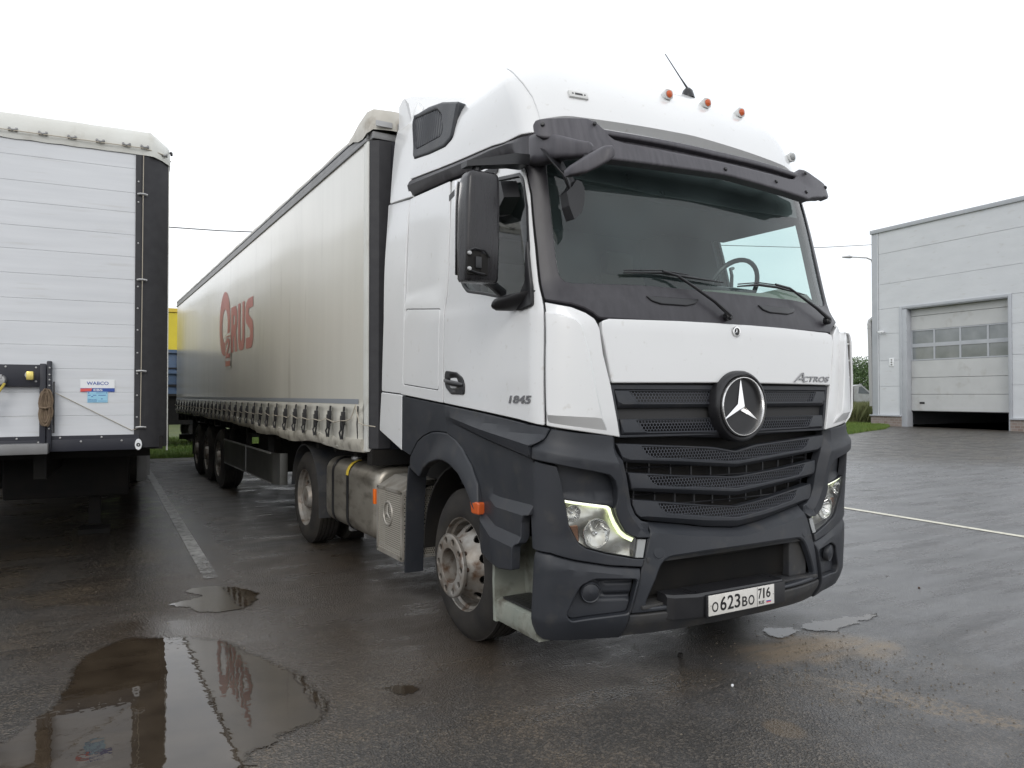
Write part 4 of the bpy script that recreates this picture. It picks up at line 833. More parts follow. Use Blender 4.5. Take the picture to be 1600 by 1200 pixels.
# front mirror on its bracket below the viewer's left end of the visor
def ovals(st, n=20, pw=.5):
    rg = []
    for i, (c, u, v) in enumerate(st):
        c, u, v = Vector(c), Vector(u), Vector(v); rg.append([c + u * math.copysign(abs(math.cos(t)) ** pw, math.cos(t)) + v * math.copysign(abs(math.sin(t)) ** pw, math.sin(t)) for t in [k * 2 * math.pi / n for k in range(n)]])
    return rg
mb = MB(); mb.loft(ovals([((-1.150, .60, 2.955), (.03, .03, 0), (0, 0, .085)), ((-1.148, .50, 2.945), (.045, .03, 0), (0, 0, .088)), ((-1.095, .36, 2.920), (.045, .02, 0), (0, 0, .064)), ((-1.045, .24, 2.885), (.036, .012, 0), (0, 0, .045)), ((-1.030, .195, 2.878), (.024, .01, 0), (0, 0, .036)), ((-1.024, .18, 2.878), (.008, .0, 0), (0, 0, .012))])); mb.build('front_mirror_bracket', 'visor', T, smooth=32)
mb = MB(); mb.loft(ovals([((-1.168, .21, 2.738), (0, .03, 0), (0, 0, .018)), ((-1.15, .19, 2.746), (0, .05, 0), (0, 0, .030)), ((-1.105, .14, 2.768), (.0, .055, 0), (.01, 0, .052)), ((-1.06, .08, 2.796), (.0, .05, 0), (.012, 0, .056)), ((-1.03, .045, 2.808), (.0, .035, 0), (.01, 0, .044)), ((-1.012, .025, 2.812), (0, .012, 0), (0, 0, .020))])); mb.build('camera_pod', 'visor', T, smooth=50)
MB().tube([(-1.04, .22, 2.85), (-1.08, .15, 2.78)], [.022, .02], 8).build('pod_joint', 'black', T)
mb = MB(); mb.loft(ovals([((-1.130, .42, 2.900), (.085, .03, 0), (0, .02, .02)), ((-1.122, .37, 2.835), (.072, .03, 0), (0, .02, .012)), ((-1.092, .31, 2.750), (.046, .018, 0), (0, .02, .008)), ((-1.070, .295, 2.665), (.032, .015, 0), (0, .02, .004))])); mb.build('front_mirror_arm', 'black', T, smooth=60)
mb = MB(); pr = [(-.060, 2.655), (-.022, 2.690), (.004, 2.728), (.038, 2.722), (.056, 2.69), (.056, 2.62), (.040, 2.56), (-.010, 2.515), (-.044, 2.585), (-.050, 2.62)]
mb.prism(pr, lambda a, z: (-1.073 + a, .265, z), lambda a, z: (-1.073 + a * .85, .345, z * .98 + 2.62 * .02)); mb.build('front_mirror', 'black', T, smooth=None)

# ---- wipers and the recesses under the screen
for k, (arm, bl) in enumerate(((((-.06, 2.035), (-.16, 2.11), (-.30, 2.20), (-.40, 2.255), (-.50, 2.275)), ((-.75, 2.258), (-.50, 2.275), (-.30, 2.262), (-.02, 2.250))),
                               (((.92, 2.06), (.84, 2.13), (.72, 2.205), (.60, 2.255), (.45, 2.268)), ((.10, 2.235), (.30, 2.262), (.50, 2.262), (.80, 2.24))))):
    mb = MB(); mb.tube([on_skin(s, z, .045)[0] for s, z in arm], [.014, .011, .009, .008, .007], 8)
    wp = mb.build('wiper', 'black', T)
    mb = MB(); mb.tube([on_skin(s, z, .022)[0] for s, z in bl], [.005, .009, .009, .004], 6)
    mb.tube([on_skin(s, z + .012, .028)[0] for s, z in bl[:3]], .004, 5); mb.build('wiper_blade', 'black', wp)
    s0 = arm[0][0]; P, A, N = on_skin(s0, arm[0][1], .03); mb = MB(); mb.lathe([(.02, .026), (-.01, .024), (-.02, .012), (-.02, 0)], P, 'y', 16); mb.build('wiper_pivot', 'black', wp)
for s in (-.43, .45): P_('vent_recess', 'black', [(s - .19, 2.135), (s + .19, 2.135), (s + .15, 2.105), (s + .08, 2.09), (s - .10, 2.09), (s - .16, 2.105)], off=.012, thick=.01, lip=.006, r=.01, h=.05)

# ---- cab interior
mb = MB(); rg = []
for x in [-1.14 + .19 * k for k in range(13)]:
    hump = .02 + .15 * sst(.15, .42, x) + .05 * sst(.9, 1.1, x)
    rg.append([(x, .36, 1.5), (x, .38, 2.13), (x, .55, 2.17 + hump * .6), (x, .80, 2.15 + hump), (x, .92, 2.05), (x, .95, 1.5)])
mb.loft(rg); mb.build('dashboard', 'dash', T, smooth=50)
cx, cy, cz = .66, .80, 2.33; tilt = math.radians(30)
pts = [(cx + .225 * math.cos(t), cy + .225 * math.sin(t) * math.sin(tilt) * -1, cz + .225 * math.sin(t) * math.cos(tilt)) for t in [k * math.pi / 16 for k in range(33)]]
mb = MB(); mb.tube(pts, .017, 8, cap=False); sw = mb.build('steering_wheel', 'black', T)
mb = MB()
for t in (0, math.pi, -math.pi / 2): mb.tube([(cx, cy - .02, cz - .02), (cx + .22 * math.cos(t), cy - .22 * math.sin(t) * math.sin(tilt), cz + .22 * math.sin(t) * math.cos(tilt))], [.035, .014], 8)
mb.tube([(cx, cy - .02, cz - .02), (cx, cy - .25, cz - .18)], .03, 8); mb.build('wheel_spoke', 'black', sw)
for x in (-.55, .5):
    mb = MB(); mb.box((x, 1.55, 1.86), (.5, .5, .14), bev=.05); mb.build('seat_base', 'seat', T)
    mb = MB(); mb.box((x, 1.82, 2.22), (.48, .14, .70), Matrix.Rotation(math.radians(-10), 3, 'X'), bev=.06); mb.box((x, 1.90, 2.66), (.28, .11, .20), bev=.045); mb.build('seat_back', 'seat', T)
mb = MB(); mb.bx(-1.08, 1.08, .60, .62, 2.86, 3.02); mb.bx(-1.1, 1.1, .62, 1.3, 2.80, 2.84); mb.build('overhead_shelf', 'interior', T)
mb = MB(); mb.lathe([(0, .055), (0, 0)], (1.06, 1.18, 2.27), 'x', 20); mb.tube([(.95, 1.08, 2.32), (.98, 1.1, 2.50), (1.02, 1.15, 2.56), (1.10, 1.2, 2.58)], .014, 6); mb.build('grab_rail', 'black', T)

# ---- wheels
def disc(name, parent, cx, sg, cy, cz, m, r0, r1, prof, holes, hr, hw, phase=0):
    """wheel disc cut with real openings; prof maps radius to depth outwards (along sg x)"""
    import math as _m
    def sf(a, b):
        r = math.hypot(a, b); return (sg * (cx + lin(prof, r)), cy + a, cz + b)
    N = 40; out = [(r1 * math.cos(2 * math.pi * k / N), r1 * math.sin(2 * math.pi * k / N)) for k in range(N)]
    hs = []
    if r0 > 0: hs.append([(r0 * math.cos(2 * math.pi * k / 24), r0 * math.sin(2 * math.pi * k / 24)) for k in range(24)])
    for k in range(holes):
        t = 2 * math.pi * k / holes + phase; c = (hr * math.cos(t), hr * math.sin(t))
        hs.append([(c[0] + hw[0] * math.cos(q) * math.cos(t) - hw[1] * math.sin(q) * math.sin(t), c[1] + hw[0] * math.cos(q) * math.sin(t) + hw[1] * math.sin(q) * math.cos(t)) for q in [j * math.pi / 6 for j in range(12)]])
    return panel(name, parent, m, out, sf, holes=hs, thick=.012, lip=.003, h=.035, edge=.03, flip=sg)
def wheel(name, parent, sg, y, xo, width, z=.485, rr=.485, kind='steer', inner=None):
    w = []
    prof = [(xo - .012, .300), (xo - .002, .318), (xo, .345), (xo - .0, .385), (xo - .012, .425), (xo - .030, .458), (xo - .040, .468), (xo - .052, .481)]
    tr = []
    x = xo - .052; nrib = 5; span = width - .104
    for k in range(nrib):
        x0 = xo - .052 - span * k / nrib; x1 = xo - .052 - span * (k + 1) / nrib
        tr += [(x0, rr), (x1 + .012, rr)]
        if k < nrib - 1: tr += [(x1 + .010, rr - .012), (x1 + .002, rr - .012)]
    back = [(2 * xo - width - a, r) for a, r in prof[::-1]]
    full = [(sg * a, r) for a, r in prof + tr + back]
    mb = MB(); mb.lathe(full, (0, y, z), 'x', 72); ty = mb.build('tyre', 'rubber', parent, smooth=30)
    xr = xo - .015
    mb = MB(); mb.lathe([(sg * a, r) for a, r in [(xr - .02, .305), (xr, .304), (xr + .004, .300), (xr, .294), (xr - .03, .288), (xr - .04, .272), (xr - .16, .262), (xr - .20, .262)]], (0, y, z), 'x', 64); rim = mb.build('rim', 'wheel', parent, smooth=40)
    mb = MB(); mb.lathe([(sg * a, r) for a, r in [(xo - .22, .30), (xo - .22, .02)]], (0, y, z), 'x', 32); mb.build('brake_drum', 'under', parent)
    if kind == 'steer':
        k = xo + .012   # ring face
        disc('wheel_disc', parent, 0, sg, y, z, 'wheel', .152, .272, [(.150, xo + .055), (.168, xo + .03), (.186, xo - .01), (.205, xo - .035), (.255, xo - .095), (.268, xo - .14), (.28, xo - .14)], 10, .229, (.025, .035), .31)
        disc('nut_ring', parent, 0, sg, y, z, 'wheel', .112, .200, [(.10, xo + .085), (.19, xo + .085), (.2, xo + .080)], 10, .163, (.0205, .0205))
        mb = MB(); mb.lathe([(sg * a, r) for a, r in [(xo + .082, .199), (xo + .078, .203), (xo + .060, .202), (xo + .052, .19), (xo + .05, .15)]], (0, y, z), 'x', 48); mb.lathe([(sg * a, r) for a, r in [(xo + .083, .113), (xo + .02, .110), (xo - .05, .108), (xo - .05, .0)]], (0, y, z), 'x', 32); mb.build('hub_sleeve', 'wheel', parent)
        mb = MB()
        for q in range(10):
            t = 2 * math.pi * q / 10; mb.lathe([(sg * (xo + .03), .014), (sg * (xo + .062), .012), (sg * (xo + .064), 0)], (0, y + .165 * math.cos(t), z + .165 * math.sin(t)), 'x', 6)
        for q in range(6):
            t = 2 * math.pi * q / 6; mb.lathe([(sg * (xo - .03), .014), (sg * (xo + .0), .012), (sg * (xo + .002), 0)], (0, y + .06 * math.cos(t), z + .06 * math.sin(t)), 'x', 6)
        mb.build('wheel_nut', 'rust', parent)
    else:
        dd = -.115 if kind == 'drive' else -.06
        disc('wheel_disc', parent, 0, sg, y, z, 'wheel', 0, .272, [(.0, xo + dd), (.19, xo + dd), (.23, xo + dd + .02), (.27, xo + dd + .035)], 10, .232, (.016, .024))
        mb = MB(); hx = xo - .02 if kind == 'drive' else xo + .02
        mb.lathe([(sg * a, r) for a, r in [(xo + dd, .14), (xo + dd + .02, .13), (hx - .02, .12), (hx, .105), (hx + .004, 0)]], (0, y, z), 'x', 28)
        for q in range(10):
            t = 2 * math.pi * q / 10; mb.lathe([(sg * (xo + dd), .018), (sg * (xo + dd + .03), .015), (sg * (xo + dd + .032), 0)], (0, y + .165 * math.cos(t), z + .165 * math.sin(t)), 'x', 6)
        mb.build('hub', 'wheel', parent)
    return ty
for sg in (-1, 1):
    e = bpy.data.objects.new('wheel', None); COL.objects.link(e); e.parent = T; wheel('wheel', e, sg, 1.385, 1.195, .31)
    e = bpy.data.objects.new('wheel', None); COL.objects.link(e); e.parent = T; wheel('wheel', e, sg, 5.085, 1.235, .31, kind='drive')
    e = bpy.data.objects.new('wheel', None); COL.objects.link(e); e.parent = T; mb = MB()
    mb.lathe([(sg * a, r) for a, r in [(.56, .30), (.55, .35), (.57, .46), (.60, .485), (.82, .485), (.85, .46), (.87, .35), (.86, .30)]], (0, 5.085, .485), 'x', 48); mb.build('tyre', 'rubber', e)
# ---- chassis, tank, box, flaps
mb = MB()
for sg in (-1, 1):
    mb.bx(sg * .38, sg * .46, .6, 6.0, .72, 1.00)
mb.bx(-1.0, 1.0, 1.33, 1.44, .42, .52); mb.bx(-1.0, 1.0, 5.03, 5.14, .40, .56); mb.box((0, 5.085, .5), (.45, .45, .42), bev=.1)
mb.bx(-.40, .40, 2.6, 4.2, .5, .98); mb.bx(-.42, .42, .35, 2.3, .55, 1.35); mb.bx(-.5, .5, 4.0, 5.4, 1.0, 1.14)
mb.bx(-.9, .9, 2.42, 2.6, .9, 1.30)
for y in (5.6, 5.9): mb.bx(-.42, .42, y, y + .1, .7, .95)
mb.build('chassis', 'under', T)
MB().bx(-1.0, 1.0, .36, 2.40, .95, 1.37).build('floor_pan', 'under', T)
mb = MB()
for k in range(6): mb.tube([(-.35 + .12 * k, 2.5, 1.9 - .1 * k), (-.3 + .12 * k, 2.72, 1.2 - .03 * k), (-.2 + .08 * k, 2.9, 1.5)], .016, 6)
mb.build('air_hose', 'blueh', T)
# fifth-wheel platform mudguards
for sg in (-1, 1):
    mb = MB(); rg = []
    for k in range(15):
        t = math.radians(8 + k * 11.7); rg.append([(sg * x, 5.085 - .56 * math.cos(t), .485 + .56 * math.sin(t) + d) for x, d in ((.58, 0), (1.23, 0), (1.23, .012), (.58, .012))])
    mb.loft(rg); mb.bx(sg * .60, sg * 1.235, 4.50, 4.515, .34, .60); mb.build('rear_mudguard', 'dirtydark', T)
# tank
def rrect(hw, hh, r, n=5):
    out = []
    for cx, cz, a0 in ((hw - r, hh - r, 0), (-hw + r, hh - r, 90), (-hw + r, -hh + r, 180), (hw - r, -hh + r, 270)):
        for k in range(n + 1): t = math.radians(a0 + 90 * k / n); out.append((cx + r * math.cos(t), cz + r * math.sin(t)))
    return out
for sg in (-1, 1):
    xc_, zc_ = sg * .88, .665; base_r = rrect(.345, .315, .13)
    mb = MB(); rg = []
    for y, k in ((2.90, .80), (2.91, .90), (2.94, .965), (2.98, 1.0), (4.27, 1.0), (4.31, .965), (4.34, .90), (4.35, .80)):
        rg.append([(xc_ + x * (1 - (1 - k) * .75), y, zc_ + z * (1 - (1 - k) * .75)) for x, z in base_r])
    mb.loft(rg); tk = mb.build('fuel_tank', 'tank', T, smooth=40)
    for yy in (3.62, 4.06):
        mb = MB(); q = rrect(.350, .320, .132); rg = [[(xc_ + x * s, y, zc_ + z * s) for x, z in q] for y, s in ((yy - .03, .995), (yy - .03, 1.005), (yy + .03, 1.005), (yy + .03, .995))]
        mb.loft(rg, cap=False); mb.build('tank_strap', 'black', tk)
        mb = MB(); mb.bx(sg * .96, sg * 1.06, yy - .03, yy + .03, .27, .36); mb.tube([(sg * 1.05, yy, .34), (sg * 1.05, yy, .27)], .012, 6); mb.build('strap_bolt', 'galv', tk)
    mb = MB(); q = rrect(.352, .323, .133); idx = [k for k, (x, z) in enumerate(q) if sg * x > .2 and z > .16]
    mb.loft([[(xc_ + q[k][0] * 1.004, y, zc_ + q[k][1] * 1.004) for k in sorted(idx, key=lambda k: q[k][1])] for y in (3.585, 3.655)], cap=False, closed=False); mb.build('tank_label', 'yellow', tk)
    mb = MB(); mb.lathe([(0, .05), (.03, .05), (.035, .04), (.035, 0)], (sg * 1.06, 3.86, .97), 'z', 20); mb.build('tank_cap', 'galv', tk)
    # perforated side box
    bx = bpy.data.objects.new('exhaust_box', None); COL.objects.link(bx); bx.parent = T
    def quad(name, pts, mt, parent, uvs):
        return mesh(name, pts, [(0, 1, 2, 3)], mt, parent, uv=uvs)
    X = sg * 1.25; y0, y1, zb, zt = 2.25, 2.78, .352, .852
    quad('side_cover', [(X, y1, zb), (X, y0, zb), (X, y0, zt - .0), (X, y1, zt - .0)], 'perfalu', bx, [(0, 0), (y1 - y0, 0), (y1 - y0, zt - zb), (0, zt - zb)])
    quad('front_cover', [(X, y0, zb), (sg * .75, y0 - .0, zb), (sg * .75, y0, zt + .08), (X, y0, zt)], 'perfalu', bx, [(0, 0), (.5, 0), (.5, .58), (0, .5)])
    mb = MB(); mb.add([(X, y0, zt), (X, y1, zt), (sg * 1.10, y1, zt + .085), (sg * 1.10, y0, zt + .085)], [(0, 1, 2, 3)]); mb.add([(sg * 1.10, y0, zt + .085), (sg * 1.10, y1, zt + .085), (sg * .7, y1, zt + .09), (sg * .7, y0, zt + .09)], [(0, 1, 2, 3)])
    for (a, b, c, d) in ((y0 - .006, y0 + .03, zb, zt), (y1 - .03, y1 + .005, zb, zt)): mb.bx(X - sg * .01, X + sg * .006, a, b, c, d)
    mb.bx(X - sg * .01, X + sg * .006, y0, y1, zb - .015, zb + .015); mb.bx(X - sg * .01, X + sg * .006, y0, y1, zt - .012, zt + .008); mb.bx(sg * .75, X, y0 - .008, y0 + .004, zt - .02, zt + .01)
    mb.build('cover_frame', 'alu', bx)
    MB().bx(X - sg * .06, sg * .70, y0 + .03, y1 - .02, zb + .02, zt - .02).build('box_core', 'under', bx)
    cx_, cy_, cz_ = X + sg * .003, 2.54, .66
    mb = MB(); mb.lathe([(sg * -.002, .098), (sg * .008, .094), (sg * .008, .084), (0, .080)], (cx_, cy_, cz_), 'x', 36)
    for k in range(3):
        t = math.pi / 2 + k * 2 * math.pi / 3; tip = (cx_ + sg * .004, cy_ + .082 * math.cos(t), cz_ + .082 * math.sin(t)); a_ = [(cx_ + sg * .004, cy_ + .014 * math.cos(t + s * math.pi / 3), cz_ + .014 * math.sin(t + s * math.pi / 3)) for s in (1, -1)]
        mb.add([(cx_ + sg * .014, cy_, cz_), tip, a_[0], a_[1]], [(0, 2, 1), (0, 1, 3)])
    mb.build('pressed_star', 'alu', bx)
    MB().bx(X + sg * .0, X + sg * .02, 2.80, 2.84, .70, .82, bev=.004).build('side_reflector', 'orange', T)
    MB().bx(X - sg * .05, X - sg * .02, 2.215, 2.235, .37, .45, bev=.003).build('side_reflector', 'orange', T)
    mb = MB(); mb.loft([[(sg * 1.24, y, z), (sg * 1.10, y - .01, z), (sg * 1.10, y + .008, z), (sg * 1.24, y + .02, z)] for y, z in ((2.14, 1.06), (2.16, .99), (2.19, .80), (2.21, .45), (2.22, .262))]); mb.build('mud_flap', 'dark', T)

# ================================================================== the curtain-side trailer behind the cab
TR = root('curtain_trailer', 'grey curtain-sided semi-trailer with faded red lettering, coupled behind the white cab', 'trailer', (0, 2.95, 0))
L = 13.62   # local frame: y = 0 at the front wall
def hemz(y): return 1.115 + .085 * sst(2, 9, y) + .012 * math.sin(y * 1.3) + .01 * math.sin(y * 4.1 + 1)
SP_ = .434; S0 = .52
def curt(u, v, side=-1):
    # u: distance from the front, v: height
    y = u; q = (u - S0) / SP_; ph = math.cos(2 * math.pi * q)
    low_ = sst(1.50, 1.38, v); bot = sst(1.27, 1.12, v)
    d = .004 * math.sin(u * 2.1) * sst(3.7, 3.0, v) + .006 * math.sin(u * .9 + v) * sst(3.7, 3.2, v)
    d += low_ * (.008 - .010 * ph) + .010 * low_ * math.sin(math.pi * min(1, max(0, (1.5 - v) / .35))) + bot * (.010 - .006 * ph + .005 * math.sin(u * 5))
    d += .010 * math.exp(-((v - 1.47) / .03) ** 2)
    return side * (1.268 + d), y, v
for side in (-1, 1):
    nu = 520 if side < 0 else 130
    zs = [1.0 + .02 * k for k in range(0, 27)] + [1.54 + (3.70 - 1.54) * k / 16 for k in range(17)]
    vs = []; fs = []; u0, u1 = .10, L - .06
    for i in range(nu + 1):
        u = u0 + (u1 - u0) * i / nu; hz = hemz(u)
        for z in zs:
            vv = hz + (z - 1.0) * (1.54 - hz) / .54 if z < 1.54 else z
            vs.append(curt(u, vv, side))
    nz = len(zs)
    for i in range(nu):
        for j in range(nz - 1): f = (i * nz + j, (i + 1) * nz + j, (i + 1) * nz + j + 1, i * nz + j + 1); fs.append(f if side > 0 else f[::-1])
    cu = mesh('side_curtain', vs, fs, 'curtain', TR, smooth=60)
    mb = MB(); st = [(curt(u0 + .12 + (u1 - u0 - .2) * i / 160, 0, side)[1]) for i in range(161)]
    for zz, (z0, z1) in (('a', (1.505, 1.548)),):
        vs = []; fs = []
        for i, u in enumerate(st):
            for z in (z0, z1): x, y, _ = curt(u, z, side); vs.append((x + side * .003, y, z))
        for i in range(160): fs.append((2 * i, 2 * i + 2, 2 * i + 3, 2 * i + 1))
        mesh('grey_stripe', vs, fs, 'stripe', cu, smooth=60)
    # folded hem below the straps
    rg = []
    for i in range(161):
        u = u0 + (u1 - u0) * i / 160; hz = hemz(u); x = 1.275 + .02 + .008 * math.sin(u * 5); x += .008 * math.cos(2 * math.pi * (u - S0) / SP_) * -1; rg.append([(side * (x + .004), u, hz + .085), (side * (x + .016), u, hz + .06), (side * (x + .012), u, hz + .015), (side * (x - .004), u, hz - .022 - .008 * math.sin(u * 3.3)), (side * (x - .05), u, hz - .03), (side * (x - .05), u, hz + .08)])
    mb = MB(); mb.loft(rg); mb.build('curtain_hem', 'hem', TR)
# straps with buckles
mb = MB()
def strap_mesh():
    mb = MB(); pts = [(.014, 1.48), (.018, 1.44), (.020, 1.38), (.022, 1.30), (.03, 1.24), (.034, 1.19)]
    mb.loft([[(-x - .006, -.016, z), (-x - .006, .016, z), (-x + .004, .016, z), (-x + .004, -.016, z)] for x, z in pts])
    mb.bx(-.040, -.010, -.024, .024, 1.315, 1.435, bev=.005); mb.bx(-.05, -.03, -.018, .018, 1.27, 1.40, bev=.004); mb.tube([(-.035, -.028, 1.42), (-.05, -.02, 1.35), (-.035, -.026, 1.28)], .006, 5)
    mb.tube([(-.03, .004, 1.30), (-.055, .008, 1.25), (-.045, .0, 1.19)], .009, 5)
    return mb
base_o = strap_mesh().build('curtain_strap', 'black', TR); me = base_o.data
for side in (-1, 1):
    for k in range(30):
        y = S0 + SP_ * k
        o = base_o if (side < 0 and k == 0) else link('curtain_strap', me, TR)
        x = curt(y, 1.35, side)[0]; o.location = (x + (-.008 if side < 0 else .008), y, 0); o.scale = (1 if side < 0 else -1, 1, 1 + .003 * math.sin(k * 2.2)); o.rotation_euler = (math.radians(.7 * math.sin(k * 1.7)), 0, 0)
# customs cord threaded through the buckles
pts = [(-1.34, -.35, 1.335), (-1.32, -.05, 1.335), (-1.315, .10, 1.35), (-1.31, .19, 1.46), (-1.305, .22, 1.50), (-1.305, .26, 1.46), (-1.32, .30, 1.38), (-1.325, .40, 1.36)]
for k in range(30):
    y = S0 + SP_ * k; pts += [(-1.345, y, 1.355 + .01 * math.sin(k * 2)), (-1.335, y + SP_ * .5, 1.335 + .012 * math.sin(k * 3.1))]
MB().tube(pts, .0045, 5).build('customs_cord', 'rope', TR)
MB().tube([(-1.292, .20, 1.49), (-1.30, .20, 1.33), (-1.292, .20, 1.19)], .006, 5).build('cord_eyelet_strip', 'black', TR)
# front corner post, front wall, roof
mb = MB(); mb.bx(-1.275, -1.215, .018, .12, 1.11, 3.70, bev=.006); mb.bx(1.215, 1.275, .018, .12, 1.11, 3.70, bev=.006); mb.build('curtain_pole', 'tarp2', TR)
mb = MB(); mb.prism([(-1.235, .03), (-1.235, .0), (-1.06, -.03), (1.06, -.03), (1.235, .0), (1.235, .03)], lambda x, y: (x, y, 1.12), lambda x, y: (x, y, 3.72)); mb.build('front_wall', 'navy', TR, smooth=None)
for sg in (-1, 1):
    mb = MB(); mb.prism([(sg * 1.262, .016), (sg * 1.255, -.015), (sg * 1.20, -.05), (sg * 1.10, -.058), (sg * 1.09, -.02), (sg * 1.22, .0)], lambda x, y: (x, y, 1.14), lambda x, y: (x, y, 3.70))
    mb.build('corner_pillar', 'post', TR, smooth=None)
mb = MB(); mb.bx(-1.25, 1.25, .0, .08, 1.0, 1.12); mb.bx(-1.25, 1.25, -.04, .0, 1.0, 1.13); mb.build('front_sill', 'under', TR)
mb = MB()
for sg in (-1, 1):
    mb.bx(sg * 1.225, sg * 1.283, .05, L, 3.70, 3.735, bev=.006); mb.bx(sg * 1.22, sg * 1.272, .05, L, 3.735, 3.80, bev=.004)
mb.bx(-1.25, 1.25, -.035, .05, 3.715, 3.775, bev=.008)
mb.build('roof_rail', 'rail', TR)
mb = MB()
for sg in (-1, 1): mb.bx(sg * 1.262, sg * 1.278, .05, L, 3.80, 3.815)
mb.build('rail_seal', 'black', TR)
rf = []
for i in range(60):
    y = .0 + L * i / 59; sag = .008 * math.sin(i * 2.0) + .006 * math.sin(i * 5.1); b = 0 if 2 < i < 57 else 0
    rf.append([(-1.275, y, 3.815), (-1.272, y, 3.842 + sag * .5), (-1.20, y, 3.862 + sag), (-.6, y, 3.885 + sag), (0, y, 3.89 + sag), (.6, y, 3.885 + sag), (1.20, y, 3.862 + sag), (1.272, y, 3.842 + sag * .5), (1.275, y, 3.815)])
mb = MB(); mb.loft(rf, cap=False, closed=False); mb.build('roof_tarpaulin', 'tarp', TR, smooth=60)
# tarpaulin hood over the front corner
rg = []
for k, (x, y, zb, zt) in enumerate(((-1.281, .50, 3.80, 3.85), (-1.288, .36, 3.785, 3.87), (-1.292, .22, 3.75, 3.90), (-1.290, .10, 3.735, 3.93), (-1.283, .03, 3.765, 3.95), (-1.25, -.04, 3.79, 3.955), (-1.10, -.075, 3.785, 3.96), (-.95, -.078, 3.785, 3.955), (-.4, -.08, 3.785, 3.96), (.4, -.08, 3.785, 3.955), (.95, -.078, 3.785, 3.96), (1.10, -.075, 3.785, 3.96), (1.25, -.04, 3.785, 3.955), (1.290, .10, 3.735, 3.93), (1.292, .22, 3.75, 3.90), (1.281, .50, 3.80, 3.85))):
    w = .004 * math.sin(k * 2.3); rg.append([(x, y, zb + w), (x * 1.002, y - .004, zb + (zt - zb) * .35), (x * .998, y + .004, zb + (zt - zb) * .7), (x * .993, y + .01, zt - w), (x * .93, max(y, .0) + .06, zt + .012)])
mb = MB(); mb.loft(rg, cap=False, closed=False); mb.build('tarpaulin_corner', 'tarp', TR, smooth=55)
mb = MB()
for x in (-1.17, -.98): mb.bx(x - .07, x + .07, -.088, -.075, 3.805, 3.85)
mb.build('marker_plate', 'galv', TR)
# body floor, frame, gear
mb = MB(); mb.bx(-1.24, 1.24, .1, L, 1.14, 1.26); mb.bx(-.55, -.42, .6, L - .1, .88, 1.12); mb.bx(.42, .55, .6, L - .1, .88, 1.12)
for k in range(22): mb.bx(-1.2, 1.2, .5 + k * .6, .58 + k * .6, 1.04, 1.13)
mb.bx(-1.22, 1.22, L - .02, L + .06, .98, 1.2); mb.bx(-1.2, 1.2, L - .05, L + .05, .52, .64)
mb.bx(-.9, -.8, L - .1, L, .6, 1.0); mb.bx(.8, .9, L - .1, L, .6, 1.0)
mb.build('chassis', 'under', TR)
MB().bx(-1.24, 1.24, L - .06, L, 1.2, 3.72).build('rear_doors', 'rail', TR)
mb = MB()
for sg in (-1, 1): mb.bx(sg * .85, sg * .95, 2.75, 2.87, .32, 1.08); mb.bx(sg * .78, sg * 1.02, 2.68, 2.94, .28, .33); mb.tube([(sg * .9, 2.81, .6), (sg * .5, 3.6, 1.0)], .03, 6)
mb.build('landing_leg', 'under', TR)
for sg in (-1, 1):
    for yy in (7.65, 8.96, 10.27):
        e = bpy.data.objects.new('wheel', None); COL.objects.link(e); e.parent = TR; wheel('wheel', e, sg, yy, 1.255, .38, z=.50, rr=.50, kind='trailer')
mb = MB()
for yy in (7.65, 8.96, 10.27): mb.tube([(-1.0, yy, .5), (1.0, yy, .5)], .07, 10)
for yy in (7.05, 10.95): mb.bx(-1.24, -.86, yy, yy + .01, .35, 1.0); mb.bx(.86, 1.24, yy, yy + .01, .35, 1.0)
mb.build('axles', 'under', TR)
for sg in (-1, 1):
    mb = MB(); 
    mb.loft([[(sg * x, y, z) for z in (.475, .49, .85, .865)] + [(sg * (x - .02), y, z) for z in (.865, .85, .49, .475)] for x, y in ((1.12, 3.40), (1.19, 3.42), (1.235, 3.50), (1.25, 3.62), (1.25, 7.0))]); sk = mb.build('side_guard_panel', 'guard', TR, smooth=40)
    mb = MB(); mb.bx(sg * 1.252, sg * 1.256, 3.64, 7.0, .845, .868); mb.bx(sg * 1.252, sg * 1.256, 5.2, 5.22, .49, .845); mb.bx(sg * 1.252, sg * 1.256, 3.62, 7.0, .475, .49); mb.build('guard_edge', 'galv', sk)
    for yy in (3.9, 5.3, 6.7): MB().bx(sg * 1.15, sg * 1.22, yy, yy + .05, .5, 1.1).build('guard_bracket', 'under', TR)
MB().bx(-1.0, -.5, 4.2, 5.6, .55, 1.0, bev=.03).build('pallet_box', 'under', TR)
# faded lettering on the curtain: ring with tail, small boxed 2, and R U S
def decal(name, fn_polys, mt, parent=cu):
    vs = []; fs = []
    for poly, holes in fn_polys:
        q = [Vector(p) for p in poly]; lp = [q]; pts = list(q); ed = [(i, (i + 1) % len(q)) for i in range(len(q))]
        for hh in holes: n0 = len(pts); pts += [Vector(p) for p in hh]; ed += [(n0 + i, n0 + (i + 1) % len(hh)) for i in range(len(hh))]
        V, E, F, a_, b_, c_ = delaunay_2d_cdt(pts, ed, [], 0, 1e-6); n0 = len(vs)
        for p in V: x, y, z = curt(p.x, p.y); vs.append((x - .004, y, z))
        for f in F:
            cx = sum(V[i].x for i in f) / 3; cy = sum(V[i].y for i in f) / 3
            if inpoly(cx, cy, poly) and not any(inpoly(cx, cy, hh) for hh in holes): fs.append(tuple(n0 + i for i in f))
    return mesh(name, vs, fs, mt, parent, smooth=60)
cu = [o for o in TR.children if o.name.startswith('side_curtain')][0]
Yf = 2.95
def ell(cy, cz, ry, rz, n=48): return [(cy - Yf + ry * math.cos(2 * math.pi * k / n), cz + rz * math.sin(2 * math.pi * k / n)) for k in range(n)]
